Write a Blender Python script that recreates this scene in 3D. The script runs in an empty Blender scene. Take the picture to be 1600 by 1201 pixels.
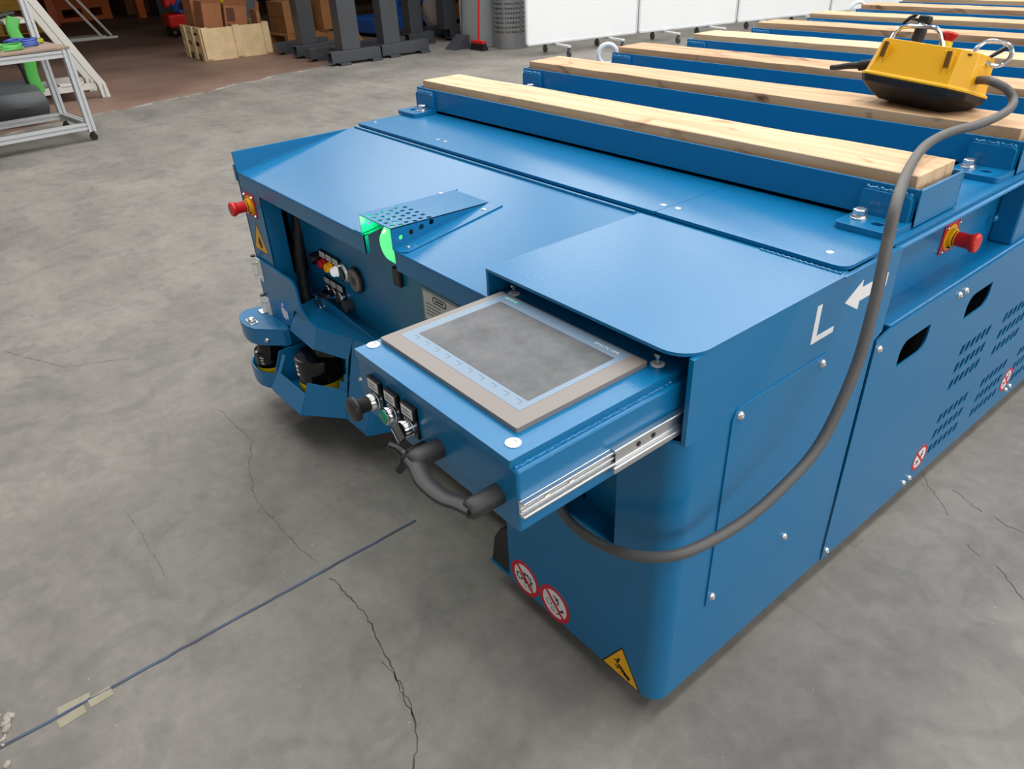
import bpy, bmesh, math, random
from mathutils import Vector, Matrix, Euler
random.seed(7)
PI = math.pi
scene = bpy.context.scene
C = scene.collection

# ------------------------------------------------------------------ camera
cam = bpy.data.cameras.new('camera'); cam_o = bpy.data.objects.new('camera', cam); C.objects.link(cam_o)
cam.sensor_fit = 'HORIZONTAL'; cam.sensor_width = 36.0; cam.lens = 1134.02*36/1600
cam.clip_start = .02; cam.clip_end = 200
RM = ((.6353902, .77116901, -.03971964), (.38715957, -.36265409, -.84769657), (-.66812182, .52324025, -.52899232))
rot = Matrix((RM[0], [-v for v in RM[1]], [-v for v in RM[2]])).transposed()
cam_o.matrix_world = Matrix.Translation((.505, -.698, 1.297)) @ rot.to_4x4()
scene.camera = cam_o

# ------------------------------------------------------------------ world, light, exposure
world = bpy.data.worlds.new('world'); scene.world = world; world.use_nodes = True
bg = world.node_tree.nodes['Background']; bg.inputs[0].default_value = (.75, .85, 1, 1); bg.inputs[1].default_value = .6
vs = scene.view_settings; vs.view_transform = 'Standard'; vs.look = 'None'; vs.gamma = 1.0; vs.exposure = -0.45
vs.use_curve_mapping = False

def area(name, loc, rot_e, sx, sy, power, col=(1, 1, 1)):
    l = bpy.data.lights.new(name, 'AREA'); l.shape = 'RECTANGLE'; l.size = sx; l.size_y = sy; l.energy = power; l.color = col
    o = bpy.data.objects.new(name, l); C.objects.link(o); o.location = loc; o.rotation_euler = rot_e
    return o
# rooflight strips of the hall
ROOF = [(-6.0, 6.0), (-2.6, 6.0), (.8, 6.0), (4.2, 6.0)]
for x, y in ROOF: area('rooflight_lamp', (x, y, 6.85), (0, 0, 0), .9, 16, 620, (1, .985, .96))
# tall windows along the right-hand wall
for y in (.5, 4.5, 8.5, 12.5, 16.5): area('clerestory_lamp', (-8.97, y, 5.2), (0, -PI/2, 0), 1.8, 3.4, 105, (1, .97, .93))
for y in (-3.5, 1.0, 5.5, 10.0): area('window_lamp', (7.85, y, 3.4), (0, PI/2, 0), 2.6, 3.4, 145, (.96, .98, 1))

# ------------------------------------------------------------------ materials
def srgb(r, g, b):
    f = lambda c: (c/255/12.92) if c <= 10 else ((c/255+.055)/1.055)**2.4
    return (f(r), f(g), f(b), 1)
MATS = {}
def mat(name, col, rough=.5, metal=0, spec=.5, bump=0, bscale=200, var=0, vscale=8, coat=0, emis=None, estr=0, alpha=None):
    if name in MATS: return MATS[name]
    m = bpy.data.materials.new(name); m.use_nodes = True; nt = m.node_tree; p = nt.nodes['Principled BSDF']
    p.inputs['Base Color'].default_value = col; p.inputs['Roughness'].default_value = rough; p.inputs['Metallic'].default_value = metal
    p.inputs['Specular IOR Level'].default_value = spec; p.inputs['Coat Weight'].default_value = coat
    tc = nt.nodes.new('ShaderNodeTexCoord')
    if var:
        n = nt.nodes.new('ShaderNodeTexNoise'); n.inputs['Scale'].default_value = vscale; n.inputs['Detail'].default_value = 5
        nt.links.new(tc.outputs['Object'], n.inputs['Vector'])
        r = nt.nodes.new('ShaderNodeValToRGB')
        r.color_ramp.elements[0].position = .3; r.color_ramp.elements[1].position = .7
        r.color_ramp.elements[0].color = tuple(c*(1-var) for c in col[:3])+(1,); r.color_ramp.elements[1].color = tuple(min(1, c*(1+var)) for c in col[:3])+(1,)
        nt.links.new(n.outputs['Fac'], r.inputs[0]); nt.links.new(r.outputs[0], p.inputs['Base Color'])
    if bump:
        n = nt.nodes.new('ShaderNodeTexNoise'); n.inputs['Scale'].default_value = bscale; n.inputs['Detail'].default_value = 2
        nt.links.new(tc.outputs['Object'], n.inputs['Vector'])
        b = nt.nodes.new('ShaderNodeBump'); b.inputs['Strength'].default_value = bump; b.inputs['Distance'].default_value = .001
        nt.links.new(n.outputs['Fac'], b.inputs['Height']); nt.links.new(b.outputs[0], p.inputs['Normal'])
    if emis: p.inputs['Emission Color'].default_value = emis; p.inputs['Emission Strength'].default_value = estr
    MATS[name] = m
    return m
BLUE = mat('blue_paint', srgb(8, 110, 162), .28, 0, .5, bump=.25, bscale=160)
BLACK = mat('black_plastic', srgb(26, 26, 28), .38)
RUBBER = mat('black_rubber', srgb(24, 24, 25), .6)
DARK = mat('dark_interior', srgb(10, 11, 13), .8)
CHROME = mat('chrome', (.85, .86, .88, 1), .1, 1)
ZINC = mat('zinc_plated_steel', (.72, .73, .74, 1), .33, 1)
STEEL = mat('screw_steel', (.8, .79, .76, 1), .25, 1)
RED = mat('red_plastic', srgb(205, 30, 24), .35)
YEL = mat('yellow_plastic', srgb(238, 176, 16), .4, bump=.1, bscale=500)
YELS = mat('yellow_sticker', srgb(240, 178, 10), .4)
SCANY = mat('scanner_yellow', srgb(245, 205, 0), .4)
WHITE = mat('white_print', srgb(232, 232, 234), .4)
REDS = mat('red_print', srgb(200, 22, 40), .4)
INK = mat('black_print', srgb(16, 15, 15), .5)
MANB = mat('manual_blue', srgb(20, 110, 210), .4)
GREY = mat('grey_bezel', srgb(132, 125, 121), .45)
FILM = mat('panel_film', srgb(118, 142, 165), .35)
HINGEM = mat('hinge_white', srgb(230, 230, 226), .4)
LABEL = mat('label_white', srgb(222, 222, 222), .5)
GREENB = mat('green_lens', srgb(0, 140, 105), .25)
CABLE = mat('grey_cable', srgb(86, 85, 84), .5, bump=.3, bscale=900)
STAND = mat('anthracite_steel', srgb(62, 65, 70), .45, var=.1, vscale=3)
ALU = mat('aluminium_profile', srgb(190, 192, 194), .4, 0, bump=.1)
ALUD = mat('aluminium_groove', srgb(120, 122, 128), .5)
PLYW = mat('crate_wood', srgb(214, 188, 146), .7, var=.1, vscale=9)
CARD = mat('cardboard', srgb(150, 96, 62), .8, var=.08, vscale=6)
CARDD = mat('cardboard_print', srgb(92, 54, 36), .8)
ORNG = mat('orange_steel', srgb(200, 92, 16), .5, var=.1)
PALW = mat('pallet_wood', srgb(150, 102, 58), .75, var=.15, vscale=7)
GREENP = mat('green_plastic', srgb(78, 170, 74), .4)
MACH = mat('machine_grey', srgb(70, 74, 78), .5)
CABY = mat('cabinet_yellow', srgb(200, 150, 10), .5)
WALLM = mat('wall_plaster', srgb(205, 203, 198), .8, var=.04, vscale=1.5)
WALLD = mat('annex_wall', srgb(120, 108, 94), .9, var=.1, vscale=1)
CEILM = mat('ceiling_panel', srgb(205, 208, 210), .8)
BOARDW = mat('whiteboard_white', srgb(236, 238, 240), .25)
BFRAME = mat('whiteboard_frame', srgb(205, 208, 210), .4)
PILL = mat('pillar_grey', srgb(150, 153, 157), .6, var=.04, vscale=2)
PERF = mat('perforated_steel', srgb(150, 152, 154), .35, .6)
BLUEF = mat('machine_blue', srgb(20, 75, 150), .5)
BAGY = mat('yellow_film', srgb(225, 190, 20), .25)
TAPE = mat('masking_tape', srgb(150, 143, 122), .6, var=.1, vscale=40)
JOINT = mat('blue_joint_line', srgb(60, 88, 128), .6, var=.35, vscale=9)
CRACK = mat('crack_dark', srgb(74, 70, 65), .9)  # dark tone of the cracks and the floor joint
BEAD = mat('weld_paint', srgb(8, 110, 162), .15, bump=1, bscale=260)

def display_mat():
    m = bpy.data.materials.new('scratched_display'); m.use_nodes = True; nt = m.node_tree; p = nt.nodes['Principled BSDF']; MATS['display'] = m
    tc = nt.nodes.new('ShaderNodeTexCoord')
    n = nt.nodes.new('ShaderNodeTexNoise'); n.inputs['Scale'].default_value = 14; n.inputs['Detail'].default_value = 8; n.inputs['Roughness'].default_value = .7
    r = nt.nodes.new('ShaderNodeValToRGB'); e = r.color_ramp.elements
    e[0].position = .35; e[0].color = srgb(62, 65, 70); e[1].position = .72; e[1].color = srgb(102, 104, 108)
    nt.links.new(tc.outputs['Object'], n.inputs['Vector']); nt.links.new(n.outputs['Fac'], r.inputs[0]); nt.links.new(r.outputs[0], p.inputs['Base Color'])
    p.inputs['Roughness'].default_value = .42
    return m
DISP = display_mat()

def wood_mat(name, c0, c1, c2, seed):
    m = bpy.data.materials.new(name); m.use_nodes = True; nt = m.node_tree; p = nt.nodes['Principled BSDF']
    N = nt.nodes.new; L = nt.links.new
    tc = N('ShaderNodeTexCoord'); mp = N('ShaderNodeMapping'); mp.inputs['Scale'].default_value = (1.2, 16, 16); mp.inputs['Location'].default_value = (seed*3.1, seed, seed*2)
    L(tc.outputs['Object'], mp.inputs['Vector'])
    n = N('ShaderNodeTexNoise'); n.inputs['Scale'].default_value = 2.2; n.inputs['Detail'].default_value = 6; n.inputs['Distortion'].default_value = .6; L(mp.outputs[0], n.inputs['Vector'])
    r = N('ShaderNodeValToRGB'); e = r.color_ramp.elements; e[0].position = .3; e[0].color = c1; e[1].position = .62; e[1].color = c0; L(n.outputs['Fac'], r.inputs[0])
    mp2 = N('ShaderNodeMapping'); mp2.inputs['Scale'].default_value = (1, 2.4, 2.4); mp2.inputs['Location'].default_value = (seed*1.7, seed*.6, 0); L(tc.outputs['Object'], mp2.inputs['Vector'])
    k = N('ShaderNodeTexNoise'); k.inputs['Scale'].default_value = 4.5; k.inputs['Detail'].default_value = 4; k.inputs['Distortion'].default_value = 1.4; L(mp2.outputs[0], k.inputs['Vector'])
    kr = N('ShaderNodeValToRGB'); ke = kr.color_ramp.elements; ke[0].position = .60; ke[0].color = (0, 0, 0, 1); ke[1].position = .74; ke[1].color = (1, 1, 1, 1); L(k.outputs['Fac'], kr.inputs[0])
    mx = N('ShaderNodeMix'); mx.data_type = 'RGBA'; L(kr.outputs[0], mx.inputs[0]); L(r.outputs[0], mx.inputs[6]); mx.inputs[7].default_value = c2
    L(mx.outputs[2], p.inputs['Base Color']); p.inputs['Roughness'].default_value = .7
    b = N('ShaderNodeBump'); b.inputs['Strength'].default_value = .25; b.inputs['Distance'].default_value = .002; L(n.outputs['Fac'], b.inputs['Height']); L(b.outputs[0], p.inputs['Normal'])
    MATS[name] = m
    return m
WOODS = [wood_mat('timber_pale', srgb(222, 190, 154), srgb(200, 160, 120), srgb(146, 96, 60), 1.0),
         wood_mat('timber_tan', srgb(210, 174, 136), srgb(182, 140, 102), srgb(112, 72, 46), 2.3),
         wood_mat('timber_brown', srgb(202, 164, 126), srgb(170, 126, 90), srgb(98, 62, 40), 3.9)]

def floor_mat():
    m = bpy.data.materials.new('concrete_floor'); m.use_nodes = True; nt = m.node_tree; p = nt.nodes['Principled BSDF']
    N = nt.nodes.new; L = nt.links.new
    tc = N('ShaderNodeTexCoord')
    def noise(sc, det, sx=1, sy=1, rot=0, dist=0, rough=.55):
        mp = N('ShaderNodeMapping'); mp.inputs['Scale'].default_value = (sx, sy, 1); mp.inputs['Rotation'].default_value = (0, 0, rot); L(tc.outputs['Object'], mp.inputs['Vector'])
        n = N('ShaderNodeTexNoise'); n.inputs['Scale'].default_value = sc; n.inputs['Detail'].default_value = det; n.inputs['Distortion'].default_value = dist; n.inputs['Roughness'].default_value = rough
        L(mp.outputs[0], n.inputs['Vector']); return n.outputs['Fac']
    def ramp(f, a, ca, b, cb):
        r = N('ShaderNodeValToRGB'); e = r.color_ramp.elements; e[0].position = a; e[0].color = ca; e[1].position = b; e[1].color = cb; L(f, r.inputs[0]); return r.outputs[0]
    def mix(mode, fac, a, b):
        x = N('ShaderNodeMix'); x.data_type = 'RGBA'; x.blend_type = mode
        if isinstance(fac, float): x.inputs[0].default_value = fac
        else: L(fac, x.inputs[0])
        for i, v in ((6, a), (7, b)):
            if isinstance(v, tuple): x.inputs[i].default_value = v
            else: L(v, x.inputs[i])
        return x.outputs[2]
    base = ramp(noise(1.3, 6, dist=.4), .3, srgb(119, 116, 111), .72, srgb(146, 142, 136))
    streak = ramp(noise(2.2, 5, .35, 1.6, .5, dist=.5), .35, (.86, .86, .86, 1), .65, (1.04, 1.04, 1.04, 1))
    fine = ramp(noise(22, 6, rough=.7, dist=.3), .3, (.86, .86, .86, 1), .7, (1.1, 1.1, 1.1, 1))
    blot = ramp(noise(5.5, 3, dist=1.2), .38, (.86, .86, .87, 1), .5, (1, 1, 1, 1))
    speck = ramp(noise(130, 1), .78, (0, 0, 0, 1), .82, (1, 1, 1, 1))
    col = mix('MULTIPLY', 1.0, base, streak); col = mix('MULTIPLY', 1.0, col, fine); col = mix('MULTIPLY', 1.0, col, blot)
    col = mix('MIX', speck, col, srgb(185, 183, 178))
    # old red-brown floor paint beyond a worn edge
    sx = N('ShaderNodeSeparateXYZ'); L(tc.outputs['Object'], sx.inputs[0])
    ma = N('ShaderNodeMath'); ma.operation = 'MULTIPLY_ADD'; L(sx.outputs[1], ma.inputs[0]); ma.inputs[1].default_value = .33; L(sx.outputs[0], ma.inputs[2])
    nz = N('ShaderNodeMath'); nz.operation = 'MULTIPLY_ADD'; L(noise(2.0, 5), nz.inputs[0]); nz.inputs[1].default_value = .5; L(ma.outputs[0], nz.inputs[2])
    mr = N('ShaderNodeMapRange'); mr.inputs['From Min'].default_value = -7.05; mr.inputs['From Max'].default_value = -6.9; L(nz.outputs[0], mr.inputs['Value'])
    paint = ramp(noise(1.1, 6), .3, srgb(112, 90, 78), .7, srgb(142, 116, 102))
    col = mix('MIX', mr.outputs[0], paint, col)
    wn = N('ShaderNodeMapRange'); wn.inputs['From Min'].default_value = -7.02; wn.inputs['From Max'].default_value = -6.82; L(nz.outputs[0], wn.inputs['Value'])
    wr = N('ShaderNodeValToRGB'); we = wr.color_ramp.elements; we[0].position = .3; we[0].color = (0, 0, 0, 1); we[1].position = .5; we[1].color = (1, 1, 1, 1); e3 = wr.color_ramp.elements.new(.7); e3.color = (0, 0, 0, 1); L(wn.outputs[0], wr.inputs[0])
    wm = N('ShaderNodeMath'); wm.operation = 'MULTIPLY'; L(wr.outputs[0], wm.inputs[0]); L(ramp(noise(4.5, 4), .48, (0, 0, 0, 1), .56, (.8, .8, .8, 1)), wm.inputs[1])
    col = mix('MIX', wm.outputs[0], col, srgb(196, 186, 176))
    L(col, p.inputs['Base Color'])
    rr = N('ShaderNodeMapRange'); rr.inputs['To Min'].default_value = .5; rr.inputs['To Max'].default_value = .75; L(noise(3, 4), rr.inputs['Value']); L(rr.outputs[0], p.inputs['Roughness'])
    p.inputs['Specular IOR Level'].default_value = .35
    b = N('ShaderNodeBump'); b.inputs['Strength'].default_value = .25; b.inputs['Distance'].default_value = .003; L(noise(40, 5), b.inputs['Height']); L(b.outputs[0], p.inputs['Normal'])
    MATS['floor'] = m
    return m
FLOOR = floor_mat()

# ------------------------------------------------------------------ mesh helpers
def B(): return bmesh.new()
def box(bm, x0, x1, y0, y1, z0, z1, M=None):
    v = [bm.verts.new(Vector(p) if M is None else M @ Vector(p)) for p in
         ((x0, y0, z0), (x1, y0, z0), (x1, y1, z0), (x0, y1, z0), (x0, y0, z1), (x1, y0, z1), (x1, y1, z1), (x0, y1, z1))]
    for f in ((3, 2, 1, 0), (4, 5, 6, 7), (0, 1, 5, 4), (1, 2, 6, 5), (2, 3, 7, 6), (3, 0, 4, 7)): bm.faces.new([v[i] for i in f])
    return bm
def ax3(axis, u, v, a):
    return {'x': (a, u, v), 'y': (u, a, v), 'z': (u, v, a)}[axis]
def plate(bm, outer, axis, a0, a1, holes=(), M=None):
    """flat sheet: outline (and holes) in the two axes other than `axis`, from a0 to a1"""
    loops = [outer]+list(holes); sides = []
    for a in (a0, a1):
        lv = []; edges = []
        for lp in loops:
            vs_ = [bm.verts.new(Vector(ax3(axis, u, v, a)) if M is None else M @ Vector(ax3(axis, u, v, a))) for u, v in lp]
            lv.append(vs_)
            for i in range(len(vs_)): edges.append(bm.edges.new((vs_[i], vs_[(i+1) % len(vs_)])))
        if len(loops) == 1 and len(outer) <= 4: bm.faces.new(lv[0])
        else: bmesh.ops.triangle_fill(bm, use_beauty=True, use_dissolve=False, edges=edges)
        sides.append(lv)
    for l0, l1 in zip(*sides):
        for i in range(len(l0)):
            j = (i+1) % len(l0); bm.faces.new((l0[i], l0[j], l1[j], l1[i]))
    return bm
def rrect(u0, u1, v0, v1, r, n=5):
    rs = r if isinstance(r, (tuple, list)) else (r,)*4   # corners: (u0,v0),(u1,v0),(u1,v1),(u0,v1)
    pts = []
    for (cu, cv, su, sv, a), q in zip(((u0, v0, 1, 1, PI), (u1, v0, -1, 1, 1.5*PI), (u1, v1, -1, -1, 0), (u0, v1, 1, -1, .5*PI)), rs):
        if q <= 0: pts.append((cu, cv)); continue
        for i in range(n+1):
            t = a+i*PI/2/n; pts.append((cu+su*q+q*math.cos(t), cv+sv*q+q*math.sin(t)))
    return pts
def circ(u, v, r, n=16, s=1): return [(u+r*math.cos(2*PI*i/n), v+s*r*math.sin(2*PI*i/n)) for i in range(n)]
def frame_of(d):
    d = Vector(d).normalized(); a = Vector((0, 0, 1)) if abs(d.z) < .9 else Vector((1, 0, 0))
    u = d.cross(a).normalized(); return u, d.cross(u).normalized(), d
def lathe(bm, origin, axis, prof, n=20, cap=True):
    """profile of (radius, distance along axis)"""
    u, v, d = frame_of(axis); o = Vector(origin); rings = []
    for r, h in prof:
        rings.append([bm.verts.new(o+d*h+(u*math.cos(2*PI*i/n)+v*math.sin(2*PI*i/n))*r) for i in range(n)])
    for a, b in zip(rings, rings[1:]):
        for i in range(n):
            j = (i+1) % n; bm.faces.new((a[i], a[j], b[j], b[i]))
    if cap: bm.faces.new(rings[0][::-1]); bm.faces.new(rings[-1])
    return bm
def cyl(bm, p0, p1, r0, r1=None, n=16):
    p0 = Vector(p0); p1 = Vector(p1); d = p1-p0
    return lathe(bm, p0, d, [(r0, 0), (r0 if r1 is None else r1, d.length)], n)
def spline(pts, k=8):
    P = [Vector(p) for p in pts]; P = [2*P[0]-P[1]]+P+[2*P[-1]-P[-2]]; out = []
    for i in range(1, len(P)-2):
        for s in range(k):
            t = s/k; a, b, c, d = P[i-1:i+3]
            out.append(.5*((2*b)+(c-a)*t+(2*a-5*b+4*c-d)*t*t+(3*b-a-3*c+d)*t**3))
    out.append(P[-2]); return out
def tube(bm, pts, r, n=10, closed=False, flat=1.0):
    pts = [Vector(p) for p in pts]; m = len(pts); rings = []; prev = None
    for i, p in enumerate(pts):
        d = (pts[(i+1) % m]-pts[i-1]) if closed else (pts[min(i+1, m-1)]-pts[max(i-1, 0)])
        d.normalize()
        if prev is None: u = frame_of(d)[0]
        else: u = (prev-d*prev.dot(d)).normalized()
        prev = u; v = d.cross(u); rr = r(i/(m-1)) if callable(r) else r
        rings.append([bm.verts.new(p+(u*math.cos(2*PI*j/n)+v*flat*math.sin(2*PI*j/n))*rr) for j in range(n)])
    for i in range(m if closed else m-1):
        a, b = rings[i], rings[(i+1) % m]
        for j in range(n):
            k = (j+1) % n; bm.faces.new((a[j], a[k], b[k], b[j]))
    if not closed: bm.faces.new(rings[0][::-1]); bm.faces.new(rings[-1])
    return bm
def loft(bm, rings, cap=True):
    R = [[bm.verts.new(p) for p in r] for r in rings]; n = len(R[0])
    for a, b in zip(R, R[1:]):
        for i in range(n):
            j = (i+1) % n; bm.faces.new((a[i], a[j], b[j], b[i]))
    if cap: bm.faces.new(R[0][::-1]); bm.faces.new(R[-1])
    return bm
def sheet(bm, quads, th):
    """thin bent sheet from quads (4 points each), thickened by th along each quad's normal, backwards"""
    for q in quads:
        q = [Vector(p) for p in q]; n = (q[1]-q[0]).cross(q[3]-q[0]).normalized()
        a = [bm.verts.new(p) for p in q]; b = [bm.verts.new(p-n*th) for p in q]
        bm.faces.new(a); bm.faces.new(b[::-1])
        for i in range(4):
            j = (i+1) % 4; bm.faces.new((a[j], a[i], b[i], b[j]))
    return bm
def obj(name, bm, m, parent=None, bevel=0, smooth=True, seg=2, merge=True):
    if merge: bmesh.ops.remove_doubles(bm, verts=bm.verts, dist=1e-6)
    bmesh.ops.recalc_face_normals(bm, faces=bm.faces)
    me = bpy.data.meshes.new(name); bm.to_mesh(me); bm.free()
    o = bpy.data.objects.new(name, me); C.objects.link(o)
    me.materials.append(m)
    if smooth:
        me.polygons.foreach_set('use_smooth', [True]*len(me.polygons)); me.set_sharp_from_angle(angle=math.radians(32))
    if bevel:
        b = o.modifiers.new('bevel', 'BEVEL'); b.width = bevel; b.segments = seg; b.limit_method = 'ANGLE'; b.angle_limit = math.radians(40); b.harden_normals = False
    if parent: o.parent = parent
    return o
def tag(o, label, cat, group=None, kind=None):
    if label: o['label'] = label
    if cat: o['category'] = cat
    if group: o['group'] = group
    if kind: o['kind'] = kind
    return o
def thing(name, label, cat, loc=(0, 0, 0), rz=0, group=None):
    o = bpy.data.objects.new(name, None); C.objects.link(o); o.location = loc; o.rotation_euler = (0, 0, rz); o.empty_display_size = .1
    return tag(o, label, cat, group)
def struct(name, bm, m, **k): return tag(obj(name, bm, m, **k), None, None, None, 'structure')
def copy_tree(o, parent=None, off=None):
    c = o.copy(); C.objects.link(c)
    if parent: c.parent = parent
    if off is not None: c.location = o.location+Vector(off)
    for ch in list(o.children): copy_tree(ch, c)
    return c
def text_mesh(name, body, size, M, m, parent, extrude=0.0003):
    cu = bpy.data.curves.new(name, 'FONT'); cu.body = body; cu.size = size; cu.extrude = extrude; cu.align_x = 'LEFT'; cu.resolution_u = 2
    t = bpy.data.objects.new(name, cu); C.objects.link(t); bpy.context.view_layer.update()
    me = bpy.data.meshes.new_from_object(t); C.objects.unlink(t); bpy.data.objects.remove(t)
    me.transform(M); me.materials.clear(); me.materials.append(m)
    o = bpy.data.objects.new(name, me); C.objects.link(o); o.parent = parent
    return o

# ------------------------------------------------------------------ the hall
bm = B(); box(bm, -26, 8, -9, 20, -.1, 0); floor = struct('floor', bm, FLOOR, smooth=False)
bm = B(); box(bm, -9.0, 8, -9, 20, 7.0, 7.1); struct('ceiling', bm, CEILM, smooth=False)
bm = B(); box(bm, -26, -9.0, -9, 20, 3.6, 3.7); struct('ceiling_2', bm, WALLD, smooth=False)
bm = B(); box(bm, -9.1, -9.0, -9, 20, 3.7, 7.0); struct('wall_left', bm, WALLM, smooth=False)
bm = B(); box(bm, -8.6, -8.4, 6.2, 20, 0, 3.6); struct('wall_annex', bm, WALLM, smooth=False)
bm = B(); box(bm, -26.1, -26, -9, 20, 0, 3.7); struct('wall_far', bm, WALLD, smooth=False)
bm = B(); box(bm, -26, 8, 20, 20.1, 0, 7.0); struct('wall_back', bm, WALLM, smooth=False)
bm = B(); box(bm, -26, 8, -9.1, -9, 0, 7.0); struct('wall_front', bm, WALLM, smooth=False)
bm = B(); box(bm, 8, 8.1, -9, 20, 0, 7.0); struct('wall_right', bm, WALLM, smooth=False)
bm = B(); box(bm, -8.3, -7.87, 5.60, 6.15, 0, 6.9); struct('trim_pillar', bm, PILL, bevel=.01)
for i, y in enumerate((-3.5, 1.0, 5.5, 10.0)):
    bm = B(); plate(bm, [(y-1.85, 2.0), (y+1.85, 2.0), (y+1.85, 4.8), (y-1.85, 4.8)], 'x', 7.86, 8.0, [[(y-1.7, 2.1), (y+1.7, 2.1), (y+1.7, 4.7), (y-1.7, 4.7)]])
    struct('window_%d' % (i+1), bm, BFRAME, smooth=False)
for i, y in enumerate((.5, 4.5, 8.5, 12.5, 16.5)):
    bm = B(); plate(bm, [(y-1.85, 4.2), (y+1.85, 4.2), (y+1.85, 6.2), (y-1.85, 6.2)], 'x', -9.0, -8.96, [[(y-1.7, 4.3), (y+1.7, 4.3), (y+1.7, 6.1), (y-1.7, 6.1)]])
    struct('window_%d' % (i+5), bm, BFRAME, smooth=False)
# floor joint filled with blue, tape and cracks
def ribbon(pts, w, z):
    bm = B(); P = [Vector((.505+(x-.505)*1.021, -.698+(y+.698)*1.021, 0)) for x, y in pts]; pv = None
    for i, p in enumerate(P):
        d = (P[min(i+1, len(P)-1)]-P[max(i-1, 0)]).normalized(); n = Vector((-d.y, d.x, 0)); ww = w(i/(len(P)-1)) if callable(w) else w
        a, b = bm.verts.new(p+n*ww/2+Vector((0, 0, z))), bm.verts.new(p-n*ww/2+Vector((0, 0, z)))
        if pv: bm.faces.new((pv[0], a, b, pv[1]))
        pv = (a, b)
    return bm
J = [(-.76+random.uniform(-.0015, .0015), -1.3+i*.0315) for i in range(41)]
obj('floor_joint', ribbon(J, .008, .0008), CRACK, floor, smooth=False)
obj('joint_filler', ribbon(J[:12]+J[12:], lambda t: .0016+.003*abs(math.sin(t*23)), .0014), JOINT, floor, smooth=False)
for (x, y, w, l, r) in ((-.752, -.800, .026, .045, .05), (-.770, -.845, .020, .060, -.05), (-.742, -.855, .022, .05, .1)):
    bm = B(); box(bm, -w/2, w/2, -l/2, l/2, 0, .0011, Matrix.Translation((.505+(x-.505)*1.021, -.698+(y+.698)*1.021, 0)) @ Matrix.Rotation(r, 4, 'Z')); obj('tape_scrap', bm, TAPE, floor, smooth=False)
def crack(pts, w):
    P = []
    for a, b in zip(pts, pts[1:]):
        n = max(2, int(math.dist(a, b)/.012))
        for i in range(n):
            t = i/n; P.append((a[0]+(b[0]-a[0])*t+random.uniform(-.004, .004), a[1]+(b[1]-a[1])*t+random.uniform(-.004, .004)))
    P.append(pts[-1]); s = random.uniform(0, 9)
    obj('crack', ribbon(P, lambda t: w*(.35+.65*abs(math.sin(t*17+s)*math.sin(t*41+2*s))), .0006), CRACK, floor, smooth=False)
bm = B()
for k in range(90):
    x, y = -.87+random.random()*.14, -1.06+random.random()*.12; q = .004+.008*random.random()**2
    if y > -.945-.25*abs(x+.86)-.0*x: continue
    bmesh.ops.create_icosphere(bm, subdivisions=1, radius=1, matrix=Matrix.Translation((x, y, q*.25)) @ Matrix.Rotation(random.random()*6, 4, 'Z') @ Matrix.Diagonal((q, q*.7, q*.55, 1)))
gr = obj('broken_concrete', bm, mat('concrete_chips', srgb(165, 160, 150), .9, var=.3, vscale=30), floor, smooth=False); gr['kind'] = 'stuff'
crack([(-1.62, -.23), (-1.38, -.22), (-1.27, -.28), (-1.12, -.32), (-1.0, -.315), (-.85, -.31), (-.79, -.30)], .002)
crack([(-.73, -.30), (-.62, -.29), (-.52, -.30), (-.43, -.32), (-.34, -.34), (-.28, -.35), (-.21, -.40), (-.12, -.44)], .0042)
crack([(-.45, -.325), (-.38, -.325), (-.30, -.345)], .003)
for pts in ([(-.005, 1.077), (.029, 1.04), (.093, .988), (.116, .96)], [(.082, 1.067), (.13, 1.046), (.165, 1.033)], [(.194, 1.036), (.226, 1.026), (.26, 1.03)], [(.187, .891), (.223, .874)], [(.265, .871), (.323, .822), (.339, .813), (.40, .78)]): crack(pts, .0022)
crack([(-1.304, -.599), (-1.172, -.595), (-.985, -.595)], .0012); crack([(-2.6, -.7), (-2.3, -.55), (-2.2, -.35)], .002)

# ------------------------------------------------------------------ the transfer cart
LIFT = .027     # the cart's skirts clear the floor by about 6 cm
cart = thing('transfer_cart', 'large blue electric transfer cart with pulled-out touch panel drawer and timber-topped load beams', 'vehicle')
cart.location.z = LIFT
YE = 5.3     # rear end
TH = .006
def P(name, bm, m=BLUE, parent=None, bevel=0, label=None, **k):
    o = obj(name, bm, m, parent or cart, bevel, **k)
    if label: o['label'] = label
    return o
# main chassis frame and dark interior
bm = B(); box(bm, -1.60, -.065, .42, YE, .70, .777); box(bm, -.12, -.0, .573, YE, .769, .777); box(bm, -1.62, -1.5, .42, YE, .745, .777)
box(bm, -1.60, -.009, .3895, .42, .74, .777)
frame = P('chassis_frame', bm, bevel=.006)
bm = B(); box(bm, -.09, -.06, .60, YE, .58, .769); rail_face = P('side_rail', bm, bevel=.002)
bm = B(); box(bm, -.09, -.002, .62, YE, .58, .6065); P('side_ledge', bm, bevel=.004)
bm = B(); box(bm, -1.56, -.06, .45, YE-.05, .12, .58); P('inner_shade_box', bm, DARK)  # near-black box stands in for shade behind the panel openings
bm = B(); box(bm, -.06, -.01, 1.19, 1.27, .6065, .768); P('rail_bracket', bm, bevel=.004)
bm = B(); lathe(bm, (-.05, 1.155, .672), (1, 0, 0), [(.004, 0), (.009, .004), (.005, .008)], 10); P('weld_spot', bm, BEAD)
bm = B(); box(bm, -1.62, -1.612, .0, YE, .06, .775); P('left_side_panel', bm)
bm = B(); box(bm, -1.6, -.01, YE, YE+.008, .06, .775); P('rear_panel', bm)
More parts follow.
